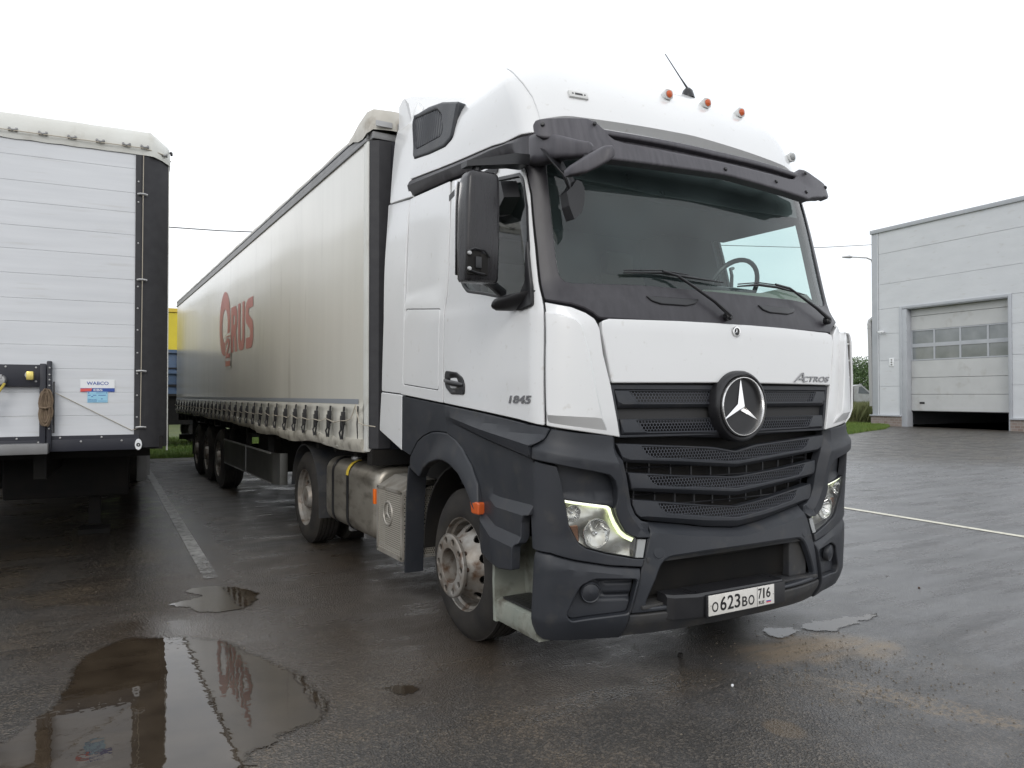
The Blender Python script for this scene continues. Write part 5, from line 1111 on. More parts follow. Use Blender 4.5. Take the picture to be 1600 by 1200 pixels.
# the word runs from larger y (left as seen) to smaller y
# letter outlines in a unit box: x 0..1 left to right, y 0..1
def put(poly, yl, yr, zb, zt): return [(yl - (yl - yr) * a - Yf, zb + (zt - zb) * b) for a, b in poly]
oq = [(a, b) for a, b in ell(9.84, 2.74, .52, .52)]; iq = [(a, b) for a, b in ell(9.80, 2.70, .27, .27)]
BX = [(9.70 - Yf, 2.36), (9.22 - Yf, 2.36), (9.22 - Yf, 2.02), (9.70 - Yf, 2.02)]
decal('logo_ring', [(oq, [iq])], 'logored', cu)
Rl = [(0, 0), (0, 1), (.72, 1), (.95, .86), (.95, .56), (.80, .44), (1.0, 0), (.62, 0), (.48, .36), (.36, .36), (.36, 0)]; Rh = [(.36, .60), (.36, .80), (.60, .80), (.60, .60)]
Ul = [(0, 1), (0, .18), (.14, .04), (.3, 0), (.72, 0), (.88, .04), (1, .18), (1, 1), (.66, 1), (.66, .24), (.5, .18), (.36, .24), (.36, 1)]
Sl = [(.04, 0), (.72, 0), (.90, .06), (1, .20), (1, .42), (.90, .54), (.45, .66), (.38, .73), (.45, .80), (1, .80), (1, 1), (.34, 1), (.12, .94), (0, .80), (0, .64), (.10, .52), (.56, .38), (.62, .30), (.56, .22), (.04, .22)]
decal('logo_letter', [(put(Rl, 9.24, 8.74, 2.24, 2.94), [put(Rh, 9.24, 8.74, 2.24, 2.94)[::-1]])], 'logored', cu)
decal('logo_letter', [(put(Ul, 8.68, 8.20, 2.24, 2.94), [])], 'logored', cu)
decal('logo_letter', [(put(Sl, 8.13, 7.60, 2.24, 2.94), [])], 'logored', cu)
N2 = [(0, 0), (0, .2), (.55, .6), (.6, .7), (.5, .8), (.3, .8), (.25, .66), (0, .66), (.05, .9), (.25, 1), (.65, 1), (.95, .86), (.95, .62), (.4, .22), (1, .22), (1, 0)]
fr = [(9.66 - Yf, 2.52), (9.26 - Yf, 2.52), (9.26 - Yf, 2.04), (9.66 - Yf, 2.04)]; fi = [(9.64 - Yf, 2.505), (9.28 - Yf, 2.505), (9.28 - Yf, 2.12), (9.64 - Yf, 2.12)]
def lift(o, d):
    for v in o.data.vertices: v.co.x -= d
lift(decal('logo_box', [([(9.70 - Yf, 2.56), (9.22 - Yf, 2.56), (9.22 - Yf, 2.0), (9.70 - Yf, 2.0)], [])], 'curtain', cu), .005)
lift(decal('logo_box_frame', [(fr, [fi[::-1]])], 'logooran', cu), .010)
lift(decal('logo_number', [(put(N2, 9.62, 9.30, 2.17, 2.485), [])], 'logored', cu), .010)

# ================================================================== the parked trailer on the left (only its front corner is in the picture)
LT = root('parked_trailer', 'parked semi-trailer without a tractor, white ribbed front wall with a black corner and a rope', 'trailer', (-2.855, 4.68, 0), math.radians(-3.7))
WX = 2.50
zs = [1.22, 1.398, 1.607, 1.815, 2.021, 2.223, 2.424, 2.640, 2.851, 3.053, 3.261, 3.442, 3.665, 3.80]
for i in range(len(zs) - 1):
    a, b = zs[i], zs[i + 1]; mb = MB()
    mb.add([(-WX, .0, a + .0006), (-.04, .0, a + .0006), (-.04, -.0016, a + .003), (-WX, -.0016, a + .003), (-.04, -.0016, b - .003), (-WX, -.0016, b - .003), (-.04, .0, b - .0006), (-WX, 0, b - .0006)], [(0, 1, 2, 3), (3, 2, 4, 5), (5, 4, 6, 7)])
    mb.build('wall_plank', 'bulk', LT, smooth=None)
MB().bx(-WX - .02, -.03, .004, .04, 1.18, 3.85).build('front_wall', 'rail', LT)
mb = MB(); mb.bx(-.042, .004, -.012, .05, 1.16, 3.83); mb.build('corner_post', 'post', LT)
mb = MB(); mb.loft([[(x, y, z) for x, y in ((.004, -.008), (.06, .0), (.16, .05), (.235, .13), (.225, .15), (.15, .075), (.055, .02), (.004, .012))] for z in (1.10, 3.82)]); mb.build('black_corner_panel', 'post', LT, smooth=30)
MB().tube([(.237, .14, 1.06), (.237, .14, 3.79)], .008, 6).build('curtain_edge', 'tarp2', LT)
mb = MB()
for z in (3.55, 3.36, 2.98, 2.58, 2.38, 2.18, 1.97, 1.78, 1.58, 1.38): mb.lathe([(0, .009), (-.005, .006), (-.006, 0)], (-.018, -.012, z), 'y', 8)
mb.build('rivet', 'galv', LT)
for z in (3.43, 2.64, 1.80, 1.285):
    mb = MB(); mb.tube([(-.025, -.025, z), (.0, -.035, z + .004), (.03, -.035, z + .004), (.055, -.022, z)], .010, 6); mb.build('rope_eye', 'galv', LT)
MB().tube([(.022, -.02, 3.80), (.020, -.034, 3.43), (.018, -.034, 2.64), (.014, -.034, 1.80), (.010, -.034, 1.285), (-.06, -.012, 1.26), (-.62, -.02, 1.58), (-.655, -.05, 1.60)], .0035, 5).build('tension_rope', 'rope', LT)
# roof tarpaulin
rg = []
for k in range(24):
    x = -WX - .1 + (WX + .17) * k / 23; w = .005 * math.sin(k * 1.9) + .003 * math.sin(k * 4.3)
    rg.append([(x, -.012, 3.80 + .004 * math.sin(k * 3)), (x, -.022 - w * .6, 3.84), (x, -.025 + w, 3.90), (x, -.02, 3.98), (x, .0, 4.02 + .3 * w), (x, .4, 4.03)])
for x, y, zb, zt in ((.11, .0, 3.795, 4.02), (.18, .06, 3.785, 3.985), (.245, .13, 3.765, 3.955), (.255, .35, 3.79, 3.95), (.25, 1.2, 3.85, 3.96), (.25, 13.6, 3.85, 3.96)):
    rg.append([(x, y - .012, zb), (x + .004, y - .018, zb + .04), (x, y - .02, zb + .1), (x - .004, y - .01, (zb * .2 + zt * .8)), (x - .03, y + .02, zt + .005), (x - .25, max(y, .3) + .1, zt + .03)])
mb = MB(); mb.loft(rg, cap=False, closed=False); mb.build('roof_tarpaulin', 'tarp2', LT, smooth=55)
for x in (-1.36, -1.14, -.99, -.77, -.55, -.33, -.12, .03, .19):
    z = 3.862 if x < .1 else 3.83; y = -.030 if x < .1 else .045
    mb = MB(); mb.tube([(x - .03, y, z + .012), (x, y - .016, z), (x + .03, y, z + .012)], .009, 6); mb.bx(x - .035, x - .018, y - .004, y + .02, z - .004, z + .028, bev=.003); mb.bx(x + .018, x + .035, y - .004, y + .02, z - .004, z + .028, bev=.003); mb.build('rope_hook', 'rail', LT)
MB().tube([(-2.5, -.04, 3.868), (-1.25, -.046, 3.86), (-.66, -.046, 3.858), (.03, -.044, 3.855), (.19, .03, 3.84), (.26, .2, 3.83)], .0045, 5).build('roof_rope', 'rope', LT)
MB().tube([(.253, .10, 3.885), (.26, .14, 3.90), (.262, .17, 3.885)], .012, 6).build('eyelet', 'black', LT)
# lower beam, connection board, posts
mb = MB(); mb.bx(-WX, .0, -.03, .06, 1.085, 1.19, bev=.006); mb.bx(-WX, -.0, -.018, .04, 1.19, 1.222); mb.build('lower_beam', 'navy', LT)
mb = MB()
for k in range(12): mb.lathe([(0, .010), (-.005, .007), (-.006, 0)], (-.14 - k * .16, -.022 if k % 2 else -.032, 1.205 if k % 2 else 1.17), 'y', 8)
mb.build('rivet', 'galv', LT)
MB().bx(-WX, -.70, -.16, .0, 1.075, 1.165, bev=.006).build('front_ledge', 'rail', LT)
mb = MB(); mb.bx(-1.9, -.745, -.055, -.03, 1.655, 1.845, bev=.004); mb.build('connection_board', 'navy', LT)
mb = MB(); mb.bx(-.772, -.725, -.075, -.02, 1.09, 1.855, bev=.008); mb.bx(-.722, -.683, -.06, -.012, 1.09, 1.88, bev=.01); mb.build('upright_post', 'navy', LT)
mb = MB()
for z in (1.82, 1.76, 1.715, 1.665, 1.34, 1.29): mb.lathe([(0, .009), (-.005, .006), (-.006, 0)], (-.70, -.062, z), 'y', 8)
for x, z in ((-.80, 1.82), (-.80, 1.70), (-1.02, 1.825), (-.75, 1.48), (-.75, 1.36), (-1.10, 1.72)): mb.lathe([(0, .010), (-.005, .007), (-.006, 0)], (x, -.056 if z > 1.5 else -.076, z), 'y', 8)
mb.build('bolt', 'galv', LT)
mb = MB(); mb.lathe([(0, .02), (-.05, .02), (-.05, .03), (-.075, .03), (-.075, 0)], (-.845, -.055, 1.755), 'y', 14); cc = mb.build('air_coupling', 'galv', LT)
MB().box((-.835, -.13, 1.748), (.055, .05, .075), bev=.012).build('coupling_head', 'brass', cc)
mb = MB(); mb.lathe([(0, .045), (-.03, .044), (-.045, .036), (-.05, 0)], (-1.055, -.055, 1.71), 'y', 20); mb.tube([(-1.055, -.09, 1.755), (-1.055, -.095, 1.72)], .02, 8); mb.build('cable_socket', 'galv', LT)
MB().tube([(-1.02, -.10, 1.68), (-1.06, -.14, 1.60), (-1.16, -.16, 1.50), (-1.3, -.15, 1.52)], .011, 6).build('yellow_hose', 'yelh', LT)
MB().tube([(-1.10, -.12, 1.62), (-1.12, -.16, 1.45), (-1.10, -.15, 1.40)], .018, 6).build('blue_hose', 'blueh', LT)
sk_ = mb = MB(); mb.bx(-.676, -.660, -.06, -.045, 1.25, 1.70, bev=.004); mb.build('rope_cleat', 'post', LT)
mb = MB()
for k in range(9):
    a = k * .9; cx = -.725 + .022 * math.sin(a) ; w = .030 + .010 * math.sin(k * 2.1)
    mb.tube([(cx + w * math.sin(t) * (1.0 if abs(math.cos(t)) > .25 else .75), -.085 - .02 * math.cos(a) , 1.49 + .145 * math.cos(t) - .004 * k) for t in [q * math.pi / 10 for q in range(21)]], .0085, 5, cap=False)
mb.tube([(-.765 + .0, -.11, 1.475), (-.72, -.125, 1.47), (-.685, -.10, 1.478)], .009, 6)
tag(mb.build('coiled_sling', 'brown_rope', LT), None)
st = MB().bx(-.470, -.200, -.006, -.0045, 1.645, 1.722).build('sticker', 'paper', LT)
MB().bx(-.470, -.200, -.0075, -.006, 1.612, 1.644).build('sticker_band', 'blue', st)
MB().add([(-.470, -.0085, 1.612), (-.385, -.0085, 1.618), (-.378, -.0085, 1.643), (-.470, -.0085, 1.640)], [(0, 1, 2, 3)]).build('sticker_flash', 'red', st, smooth=None, fix=False)
MB().bx(-.415, -.255, -.0068, -.0055, 1.515, 1.612).build('lower_sticker', 'cyan', st)
glyph('sticker_word', 'WABCO', 'blue', st, (-.335, -.0065, 1.688), (1, 0, 0), (0, 0, 1), .172, .030, .0006, bold=.012)
glyph('sticker_word', 'EBS', 'paper', st, (-.332, -.0080, 1.628), (1, 0, 0), (0, 0, 1), .070, .020, .0006, bold=.012)
mb = MB()
for x0, x1, z0, z1 in ((-.41, -.40, 1.598, 1.606), (-.27, -.262, 1.598, 1.606), (-.345, -.275, 1.600, 1.604), (-.41, -.39, 1.578, 1.583), (-.372, -.345, 1.578, 1.583), (-.33, -.27, 1.578, 1.583), (-.41, -.34, 1.525, 1.528), (-.33, -.262, 1.527, 1.530), (-.308, -.294, 1.545, 1.551), (-.385, -.370, 1.565, 1.571)): mb.bx(x0, x1, -.0075, -.0068, z0, z1)
mb.tube([(-.41, -.008, 1.546), (-.375, -.008, 1.537), (-.34, -.008, 1.546)], .001, 4); mb.tube([(-.41, -.008, 1.534), (-.375, -.008, 1.541), (-.34, -.008, 1.534)], .001, 4)
mb.build('sticker_print', 'blue', st)
mb = MB(); mb.loft([[(-.004 + .030 * math.cos(t) * s, y, 1.13 + .052 * math.sin(t) * s) for t in [k * math.pi / 10 for k in range(20)]] for y, s in ((-.03, 1), (-.042, .95), (-.044, .9))]); rl = mb.build('oval_lamp', 'paper', LT)
mb = MB(); mb.lathe([(-.0, .018), (-.004, .016), (-.004, .007), (-.001, .006)], (-.004, -.044, 1.128), 'y', 14); mb.build('lamp_core', 'ink', rl)
# sides, roof, floor and running gear
cs = []
for i in range(80):
    y = .25 + 13.3 * i / 79; x = .245 + .006 * math.sin(i * 1.4); cs.append([(x, y, 3.86), (x + .002, y, 2.5), (x, y, 1.5), (x + .010, y, 1.3), (x + .012, y, 1.10)])
mb = MB(); mb.loft(cs, cap=False, closed=False); mb.build('side_curtain', 'curtain', LT, smooth=60)
MB().bx(-WX - .25, -WX - .245, .2, 13.5, 1.1, 3.86).build('side_curtain', 'curtain', LT)
mb = MB(); mb.bx(-WX - .2, .2, .06, 13.5, 1.08, 1.20); mb.bx(-WX - .2, .2, 13.45, 13.5, 1.2, 3.95); mb.build('floor_frame', 'under', LT)
MB().bx(-WX - .22, .22, .35, 13.5, 3.93, 3.97).build('roof_sheet', 'tarp2', LT)
mb = MB(); mb.bx(-.85, -.75, .3, 13.2, .82, 1.08); mb.bx(-1.75, -1.65, .3, 13.2, .82, 1.08)
for k in range(16): mb.bx(-2.4, .1, .6 + k * .8, .7 + k * .8, .98, 1.08)
mb.build('chassis', 'under', LT)
mb = MB()
for x in (-.45, -2.05): mb.bx(x - .06, x + .06, 2.2, 2.34, .10, 1.08); mb.bx(x - .16, x + .16, 2.1, 2.44, .0, .05); mb.tube([(x, 2.27, .5), (x - .3 if x > -1 else x + .3, 3.0, .95)], .03, 6)
mb.bx(-2.0, -.5, 2.23, 2.29, .55, .63); mb.build('landing_leg', 'under', LT)
MB().bx(-.36, -.31, 2.12, 2.16, .62, .93).build('rusty_bracket', 'rust', LT)
MB().bx(-.02, .10, 3.6, 3.66, .42, 1.08, bev=.004).build('side_guard_end', 'rail', LT)
MB().bx(.10, .14, 3.6, 7.2, .50, .85).build('side_guard_panel', 'rail', LT)
for sg in (-1, 1):
    for yy in (7.9, 9.2, 10.5):
        e = bpy.data.objects.new('wheel', None); COL.objects.link(e); e.parent = LT; e.location = (-1.25 + .08, 0, 0)
        mb = MB(); mb.lathe([(sg * a, r) for a, r in [(1.20, .30), (1.22, .36), (1.215, .45), (1.18, .49), (.90, .49), (.86, .45), (.86, .3)]], (0, yy, .49), 'x', 36); mb.build('tyre', 'rubber', e)
        MB().lathe([(sg * 1.19, .30), (sg * 1.14, .26), (sg * 1.16, .1), (sg * 1.16, 0)], (0, yy, .49), 'x', 24).build('rim', 'wheel', e)
mb = MB(); mb.bx(-1.3, -.1, 1.9, 3.4, .45, .98, bev=.03); mb.bx(-2.4, -1.4, 3.2, 4.6, .5, 1.0, bev=.03); mb.build('storage_box', 'under', LT)

# ================================================================== ground, puddles, markings
def asphalt_mat():
    m = bpy.data.materials.new('wet_asphalt'); m.use_nodes = True; n = m.node_tree; b = n.nodes['Principled BSDF']; L_ = n.links.new
    t = n.nodes.new('ShaderNodeTexCoord'); P = t.outputs['Object']
    def noise(sc, det=6, rough=.55, vec=P, dist=0):
        x = n.nodes.new('ShaderNodeTexNoise'); x.inputs['Scale'].default_value = sc; x.inputs['Detail'].default_value = det; x.inputs['Roughness'].default_value = rough; x.inputs['Distortion'].default_value = dist
        L_(vec, x.inputs['Vector']); return x.outputs['Fac']
    def mr(v, a, c, d=0, e=1):
        x = n.nodes.new('ShaderNodeMapRange'); x.interpolation_type = 'SMOOTHSTEP'
        for i, q in enumerate((a, c, d, e)): x.inputs[i + 1].default_value = q
        L_(v, x.inputs[0]); return x.outputs[0]
    def mix(f, A, B):
        x = n.nodes.new('ShaderNodeMix'); x.data_type = 'RGBA'
        for k, q in (('Factor', f), ('A', A), ('B', B)):
            if isinstance(q, tuple): x.inputs[k].default_value = (*q, 1)
            elif isinstance(q, (int, float)): x.inputs[k].default_value = q
            else: L_(q, x.inputs[k])
        return x.outputs['Result']
    def mth(op, a, c=None):
        x = n.nodes.new('ShaderNodeMath'); x.operation = op
        for i, v in enumerate((a, c)):
            if v is None: continue
            if isinstance(v, (int, float)): x.inputs[i].default_value = v
            else: L_(v, x.inputs[i])
        return x.outputs[0]
    def blob(cx, cy, rx, ry, rot=0, wob=.5):
        mp = n.nodes.new('ShaderNodeMapping'); mp.vector_type = 'TEXTURE'; mp.inputs['Location'].default_value = (cx, cy, 0); mp.inputs['Rotation'].default_value = (0, 0, rot); mp.inputs['Scale'].default_value = (rx, ry, 1)
        L_(P, mp.inputs[0]); ln = n.nodes.new('ShaderNodeVectorMath'); ln.operation = 'LENGTH'; L_(mp.outputs[0], ln.inputs[0])
        return mth('ADD', ln.outputs['Value'], mth('MULTIPLY', mth('SUBTRACT', noise(2.2, 8, .62), .5), wob * 2))
    big = noise(.35, 5); mid = noise(1.6, 7, .6, dist=.3); fine = noise(26, 6, .7); grit = noise(150, 3, .7)
    vor = n.nodes.new('ShaderNodeTexVoronoi'); vor.inputs['Scale'].default_value = 95; L_(P, vor.inputs['Vector'])
    streakm = n.nodes.new('ShaderNodeMapping'); streakm.inputs['Scale'].default_value = (.35, 2.2, 1); streakm.inputs['Rotation'].default_value = (0, 0, .35); L_(P, streakm.inputs[0])
    streak = noise(2.0, 8, .65, vec=streakm.outputs[0])
    col = mix(mr(big, .35, .65), (.040, .037, .034), (.055, .050, .045))
    col = mix(mr(mid, .42, .70), col, (.068, .056, .043))
    col = mix(mr(streak, .50, .72, 0, .6), col, (.022, .021, .021))
    # individual stones of the surface
    sepc = n.nodes.new('ShaderNodeSeparateColor'); L_(vor.outputs['Color'], sepc.inputs[0])
    st = mix(mr(sepc.outputs[0], .55, 1.0), mix(mr(vor.outputs['Distance'], .15, .5), (1.1, 1.08, 1.05), (.62, .62, .62)), (2.3, 2.15, 1.95))
    mu = n.nodes.new('ShaderNodeMix'); mu.data_type = 'RGBA'; mu.blend_type = 'MULTIPLY'; mu.inputs['Factor'].default_value = .75; L_(col, mu.inputs['A']); L_(st, mu.inputs['B']); col = mu.outputs['Result']
    # damp brown silt by the kerb side and tan mud washed out in front of the lorry
    rg_ = mr(blob(8.2, .3, 7.6, 10, 0, .3), 1.25, .75); col = mix(mth('MULTIPLY', rg_, .8), col, mix(mr(streak, .35, .68), (.165, .166, .172), (.090, .090, .094)))  # paler grey on the right: sky sheen of the wet surface put into the colour
    s1 = mr(blob(-1.6, 2.6, 2.2, 2.6, .3), 1.1, .5); col = mix(mth('MULTIPLY', s1, .6), col, (.050, .037, .026))
    s2 = mth('MULTIPLY', mr(blob(.62, .10, .62, .30, -.35, .8), 1.05, .45), mr(streak, .30, .55)); col = mix(mth('MULTIPLY', s2, .95), col, (.21, .16, .105))
    s3 = mth('MULTIPLY', mr(blob(.42, -.75, .85, .14, -1.2, .9), 1.0, .5), mr(fine, .42, .6)); col = mix(mth('MULTIPLY', s3, .6), col, (.22, .165, .105))
    s4 = mr(blob(-.45, -.55, .10, .13, 0, .5), 1.0, .6); col = mix(mth('MULTIPLY', s4, .5), col, (.13, .095, .06))
    L_(col, b.inputs['Base Color'])
    right = mr(blob(8.2, .3, 7.6, 10, 0, .3), 1.25, .75)
    wet = mr(mid, .38, .62)
    pud = mr(blob(-2.75, 1.45, .95, 1.25, .2, .25), 1.45, 1.0)
    sheen = mr(blob(-2.62, 7.0, .70, 4.9, -.03, .25), 1.3, .6)
    rgh = mth('ADD', mth('MULTIPLY', wet, -.14), .45)
    rgh = mth('SUBTRACT', rgh, mth('MULTIPLY', pud, .14)); rgh = mth('SUBTRACT', rgh, mth('MULTIPLY', sheen, .27)); rgh = mth('SUBTRACT', rgh, mth('MULTIPLY', right, .05))
    rgh = mth('SUBTRACT', rgh, mth('MULTIPLY', mr(streak, .45, .65), .10)); rgh = mth('ADD', rgh, mth('MULTIPLY', s2, .12))
    L_(rgh, b.inputs['Roughness']); b.inputs['Specular IOR Level'].default_value = .5
    h = mth('ADD', mth('MULTIPLY', vor.outputs['Distance'], 1.3), mth('ADD', mth('MULTIPLY', grit, .6), mth('MULTIPLY', fine, .9)))
    bp = n.nodes.new('ShaderNodeBump'); bp.inputs['Distance'].default_value = .006; L_(h, bp.inputs['Height'])
    L_(mth('SUBTRACT', .60, mth('MULTIPLY', mth('ADD', pud, sheen), .27)), bp.inputs['Strength']); L_(bp.outputs[0], b.inputs['Normal'])
    return m
M['asphalt'] = asphalt_mat()
M['grassy'] = mat('grass_ground', (.040, .060, .014), .9, var=(.07, .09, .022), vscale=1.2, dirt=(.08, .06, .035), dscale=4, dlo=.55, dhi=.8, bump=.6, bscale=12)
M['blade'] = mat('grass_blades', (.075, .145, .018), .6, var=(.14, .19, .035), vscale=.9)
M['tall'] = mat('tall_grass_blades', (.16, .20, .07), .7, var=(.26, .26, .12), vscale=1.5)
def water_mat():
    m = bpy.data.materials.new('puddle_water'); m.use_nodes = True; n = m.node_tree; b = n.nodes['Principled BSDF']
    t = n.nodes.new('ShaderNodeTexCoord'); x = n.nodes.new('ShaderNodeTexNoise'); x.inputs['Scale'].default_value = 5; x.inputs['Detail'].default_value = 7; n.links.new(t.outputs['Object'], x.inputs['Vector'])
    r = n.nodes.new('ShaderNodeValToRGB'); r.color_ramp.elements[0].position = .3; r.color_ramp.elements[0].color = (.026, .019, .013, 1); r.color_ramp.elements[1].position = .75; r.color_ramp.elements[1].color = (.050, .038, .026, 1)
    n.links.new(x.outputs['Fac'], r.inputs[0]); n.links.new(r.outputs[0], b.inputs['Base Color'])
    b.inputs['Roughness'].default_value = .015; b.inputs['IOR'].default_value = 1.33; b.inputs['Specular IOR Level'].default_value = .62
    y = n.nodes.new('ShaderNodeTexNoise'); y.inputs['Scale'].default_value = 11; y.inputs['Detail'].default_value = 2; n.links.new(t.outputs['Object'], y.inputs['Vector'])
    bp = n.nodes.new('ShaderNodeBump'); bp.inputs['Strength'].default_value = .05; bp.inputs['Distance'].default_value = .01; n.links.new(y.outputs['Fac'], bp.inputs['Height']); n.links.new(bp.outputs[0], b.inputs['Normal'])
    uv = n.nodes.new('ShaderNodeUVMap'); sp = n.nodes.new('ShaderNodeSeparateXYZ'); n.links.new(uv.outputs[0], sp.inputs[0])
    z = n.nodes.new('ShaderNodeTexNoise'); z.inputs['Scale'].default_value = 38; z.inputs['Detail'].default_value = 8; z.inputs['Roughness'].default_value = .75; n.links.new(t.outputs['Object'], z.inputs['Vector'])
    ad = n.nodes.new('ShaderNodeMath'); ad.operation = 'MULTIPLY_ADD'; ad.inputs[1].default_value = 1.6; n.links.new(z.outputs['Fac'], ad.inputs[0]); n.links.new(sp.outputs[0], ad.inputs[2])
    mr_ = n.nodes.new('ShaderNodeMapRange'); mr_.inputs[1].default_value = 1.15; mr_.inputs[2].default_value = 1.45; n.links.new(ad.outputs[0], mr_.inputs[0])
    tr = n.nodes.new('ShaderNodeBsdfTransparent'); mx = n.nodes.new('ShaderNodeMixShader'); o = n.nodes['Material Output']; n.links.new(mr_.outputs[0], mx.inputs[0]); n.links.new(tr.outputs[0], mx.inputs[1]); n.links.new(b.outputs[0], mx.inputs[2]); n.links.new(mx.outputs[0], o.inputs[0])
    return m
M['water'] = water_mat()
g = mesh('ground', [(-2000, -2000, -.03), (2000, -2000, -.03), (2000, 2000, -.03), (-2000, 2000, -.03)], [(0, 1, 2, 3)], 'grassy'); tag(g, 'flat grassy ground reaching to the horizon', kind='structure')
yard = [(-70, -70), (110, -70), (110, 20), (60, 20.2), (34, 20.9), (32.6, 20.7), (30.6, 19.3), (28.0, 17.9), (25.5, 17.0), (22.6, 15.9), (18, 16.0), (12, 16.7), (8, 17.4), (3.5, 17.2), (1.0, 17.55), (-.7, 17.3), (-2.2, 17.6), (-4, 17.75), (-9, 17.6), (-20, 17.9), (-70, 18)]
yd = resample(yard, .8); yd = [(x, y + (.10 * R.uniform(-1, 1) if y > 15 and x < 32 else 0)) for x, y in yd]
g = mesh('asphalt_yard', [(x, y, 0) for x, y in yd], [tuple(range(len(yd)))], 'asphalt'); tag(g, 'wet dark asphalt yard with worn patches and loose grit', kind='structure')
def ragged(p, amp, seed, h=.035):
    r = random.Random(seed); q = resample(fillet(p, .3, 5), h); N = len(q); hs = [(k, r.uniform(0, 6.28), r.uniform(.6, 1.4)) for k in (3, 7, 13, 21, 34, 55, 89)]
    out = []
    o2 = offset(q, 1.0)
    for i in range(N):
        t = 2 * math.pi * i / N; d = sum(a * math.sin(k * t + ph) / (k ** .45) for k, ph, a in hs) * amp + r.uniform(-1, 1) * amp * .4
        nx, ny = o2[i][0] - q[i][0], o2[i][1] - q[i][1]; l = math.hypot(nx, ny) or 1; out.append((q[i][0] + nx / l * d, q[i][1] + ny / l * d))
    return out
P1 = [(-2.575, 3.535), (-2.528, 3.622), (-2.405, 3.632), (-2.243, 3.549), (-2.122, 3.384), (-2.097, 3.199), (-2.137, 3.06), (-2.205, 2.896), (-2.302, 2.807), (-2.418, 2.781), (-2.542, 2.827), (-2.613, 2.942), (-2.592, 3.025), (-2.679, 3.124), (-2.734, 3.226), (-2.676, 3.252), (-2.594, 3.276), (-2.47, 3.341), (-2.552, 3.433)]
P2 = [(-3.61, 1.2), (-3.53, 1.368), (-3.453, 1.451), (-3.4, 1.602), (-3.372, 1.785), (-3.365, 1.999), (-3.325, 2.214), (-3.238, 2.357), (-3.109, 2.492), (-3.017, 2.496), (-2.691, 2.32), (-2.50, 2.10), (-2.341, 1.514), (-2.25, 1.288), (-2.236, 1.017), (-2.239, .828), (-2.259, .707), (-2.331, .623), (-2.489, .598), (-2.576, .537), (-2.657, .48), (-2.722, .354), (-2.804, .113), (-3.1, -.25), (-3.7, -.2), (-4.3, .3), (-3.95, .75)]
P3 = [(-1.904, .847), (-1.816, .883), (-1.738, .8), (-1.77, .718), (-1.847, .715), (-1.909, .786)]
P5 = [(.621, .53), (.712, .54), (.862, .452), (.80, .352), (.625, .337), (.561, .411)]
P6 = [(.951, .498), (1.148, .467), (1.409, .401), (1.7, .37), (1.5, .315), (1.244, .285), (1.046, .241), (.897, .352)]
for nm, p, amp, sd, lab in (('puddle', P2, .014, 1, 'large shallow puddle at the lower left mirroring the sky gap between two trailers'), ('puddle', P1, .018, 2, 'small ragged puddle midway between the parked trailer and the front wheel'),
                        ('puddle', P3, .010, 3, 'tiny dark puddle alone on the asphalt in the foreground'), ('puddle', P5, .016, 4, 'small bright puddle just ahead of the licence plate'), ('puddle', P6, .020, 5, 'thin bright puddle beside the right bumper corner')):
    if area(p) < 0: p = p[::-1]
    big_ = sd == 1; q = ragged(p, amp, sd); q0 = resample(offset(q, -.045 if big_ else -.018), .05); q1 = offset(q0, .11 if big_ else .05)
    pts = [Vector(v) for v in q0] + [Vector(v) for v in q1]; n_ = len(q0); V_, E_, F_, c1, c2, c3 = delaunay_2d_cdt(pts, [(i, (i + 1) % n_) for i in range(n_)] + [(n_ + i, n_ + (i + 1) % n_) for i in range(n_)], [], 0, 1e-7)
    fl_ = [tuple(f) for f in F_ if inpoly(sum(V_[i].x for i in f) / 3, sum(V_[i].y for i in f) / 3, q0)]
    o = mesh(nm, [(v.x, v.y, .004) for v in V_], fl_, 'water', uv=[(0.0 if any(k < n_ for k in c1[i]) else 1.0, 0.0) for i in range(len(V_))]); tag(o, lab, kind='structure', group='puddles on the wet yard')
def paint_mat(name, col, lo, hi, fade=None):
    m = mat(name, col, .5); n = m.node_tree; b = n.nodes['Principled BSDF']; o = n.nodes['Material Output']; t = n.nodes.new('ShaderNodeTexCoord')
    x = n.nodes.new('ShaderNodeTexNoise'); x.inputs['Scale'].default_value = 9; x.inputs['Detail'].default_value = 10; x.inputs['Roughness'].default_value = .7; n.links.new(t.outputs['Object'], x.inputs['Vector'])
    r = n.nodes.new('ShaderNodeMapRange'); r.inputs[1].default_value = lo; r.inputs[2].default_value = hi
    if fade:
        sp = n.nodes.new('ShaderNodeSeparateXYZ'); n.links.new(t.outputs['Object'], sp.inputs[0]); f = n.nodes.new('ShaderNodeMapRange'); f.inputs[1].default_value = fade[0]; f.inputs[2].default_value = fade[1]; f.inputs[3].default_value = .28; f.inputs[4].default_value = 0
        n.links.new(sp.outputs[1], f.inputs[0]); a_ = n.nodes.new('ShaderNodeMath'); n.links.new(x.outputs['Fac'], a_.inputs[0]); n.links.new(f.outputs[0], a_.inputs[1]); n.links.new(a_.outputs[0], r.inputs[0])
    else: n.links.new(x.outputs['Fac'], r.inputs[0])
    tr = n.nodes.new('ShaderNodeBsdfTransparent'); mx = n.nodes.new('ShaderNodeMixShader'); n.links.new(r.outputs[0], mx.inputs[0]); n.links.new(b.outputs[0], mx.inputs[1]); n.links.new(tr.outputs[0], mx.inputs[2]); n.links.new(mx.outputs[0], o.inputs[0]); return m
M['paint'] = paint_mat('road_paint', (.62, .60, .50), .50, .95); M['oldpaint'] = paint_mat('worn_road_paint', (.27, .27, .265), .34, .66); M['fadepaint'] = paint_mat('fading_road_paint', (.30, .30, .29), .42, .85, fade=(3.7, 5.2))
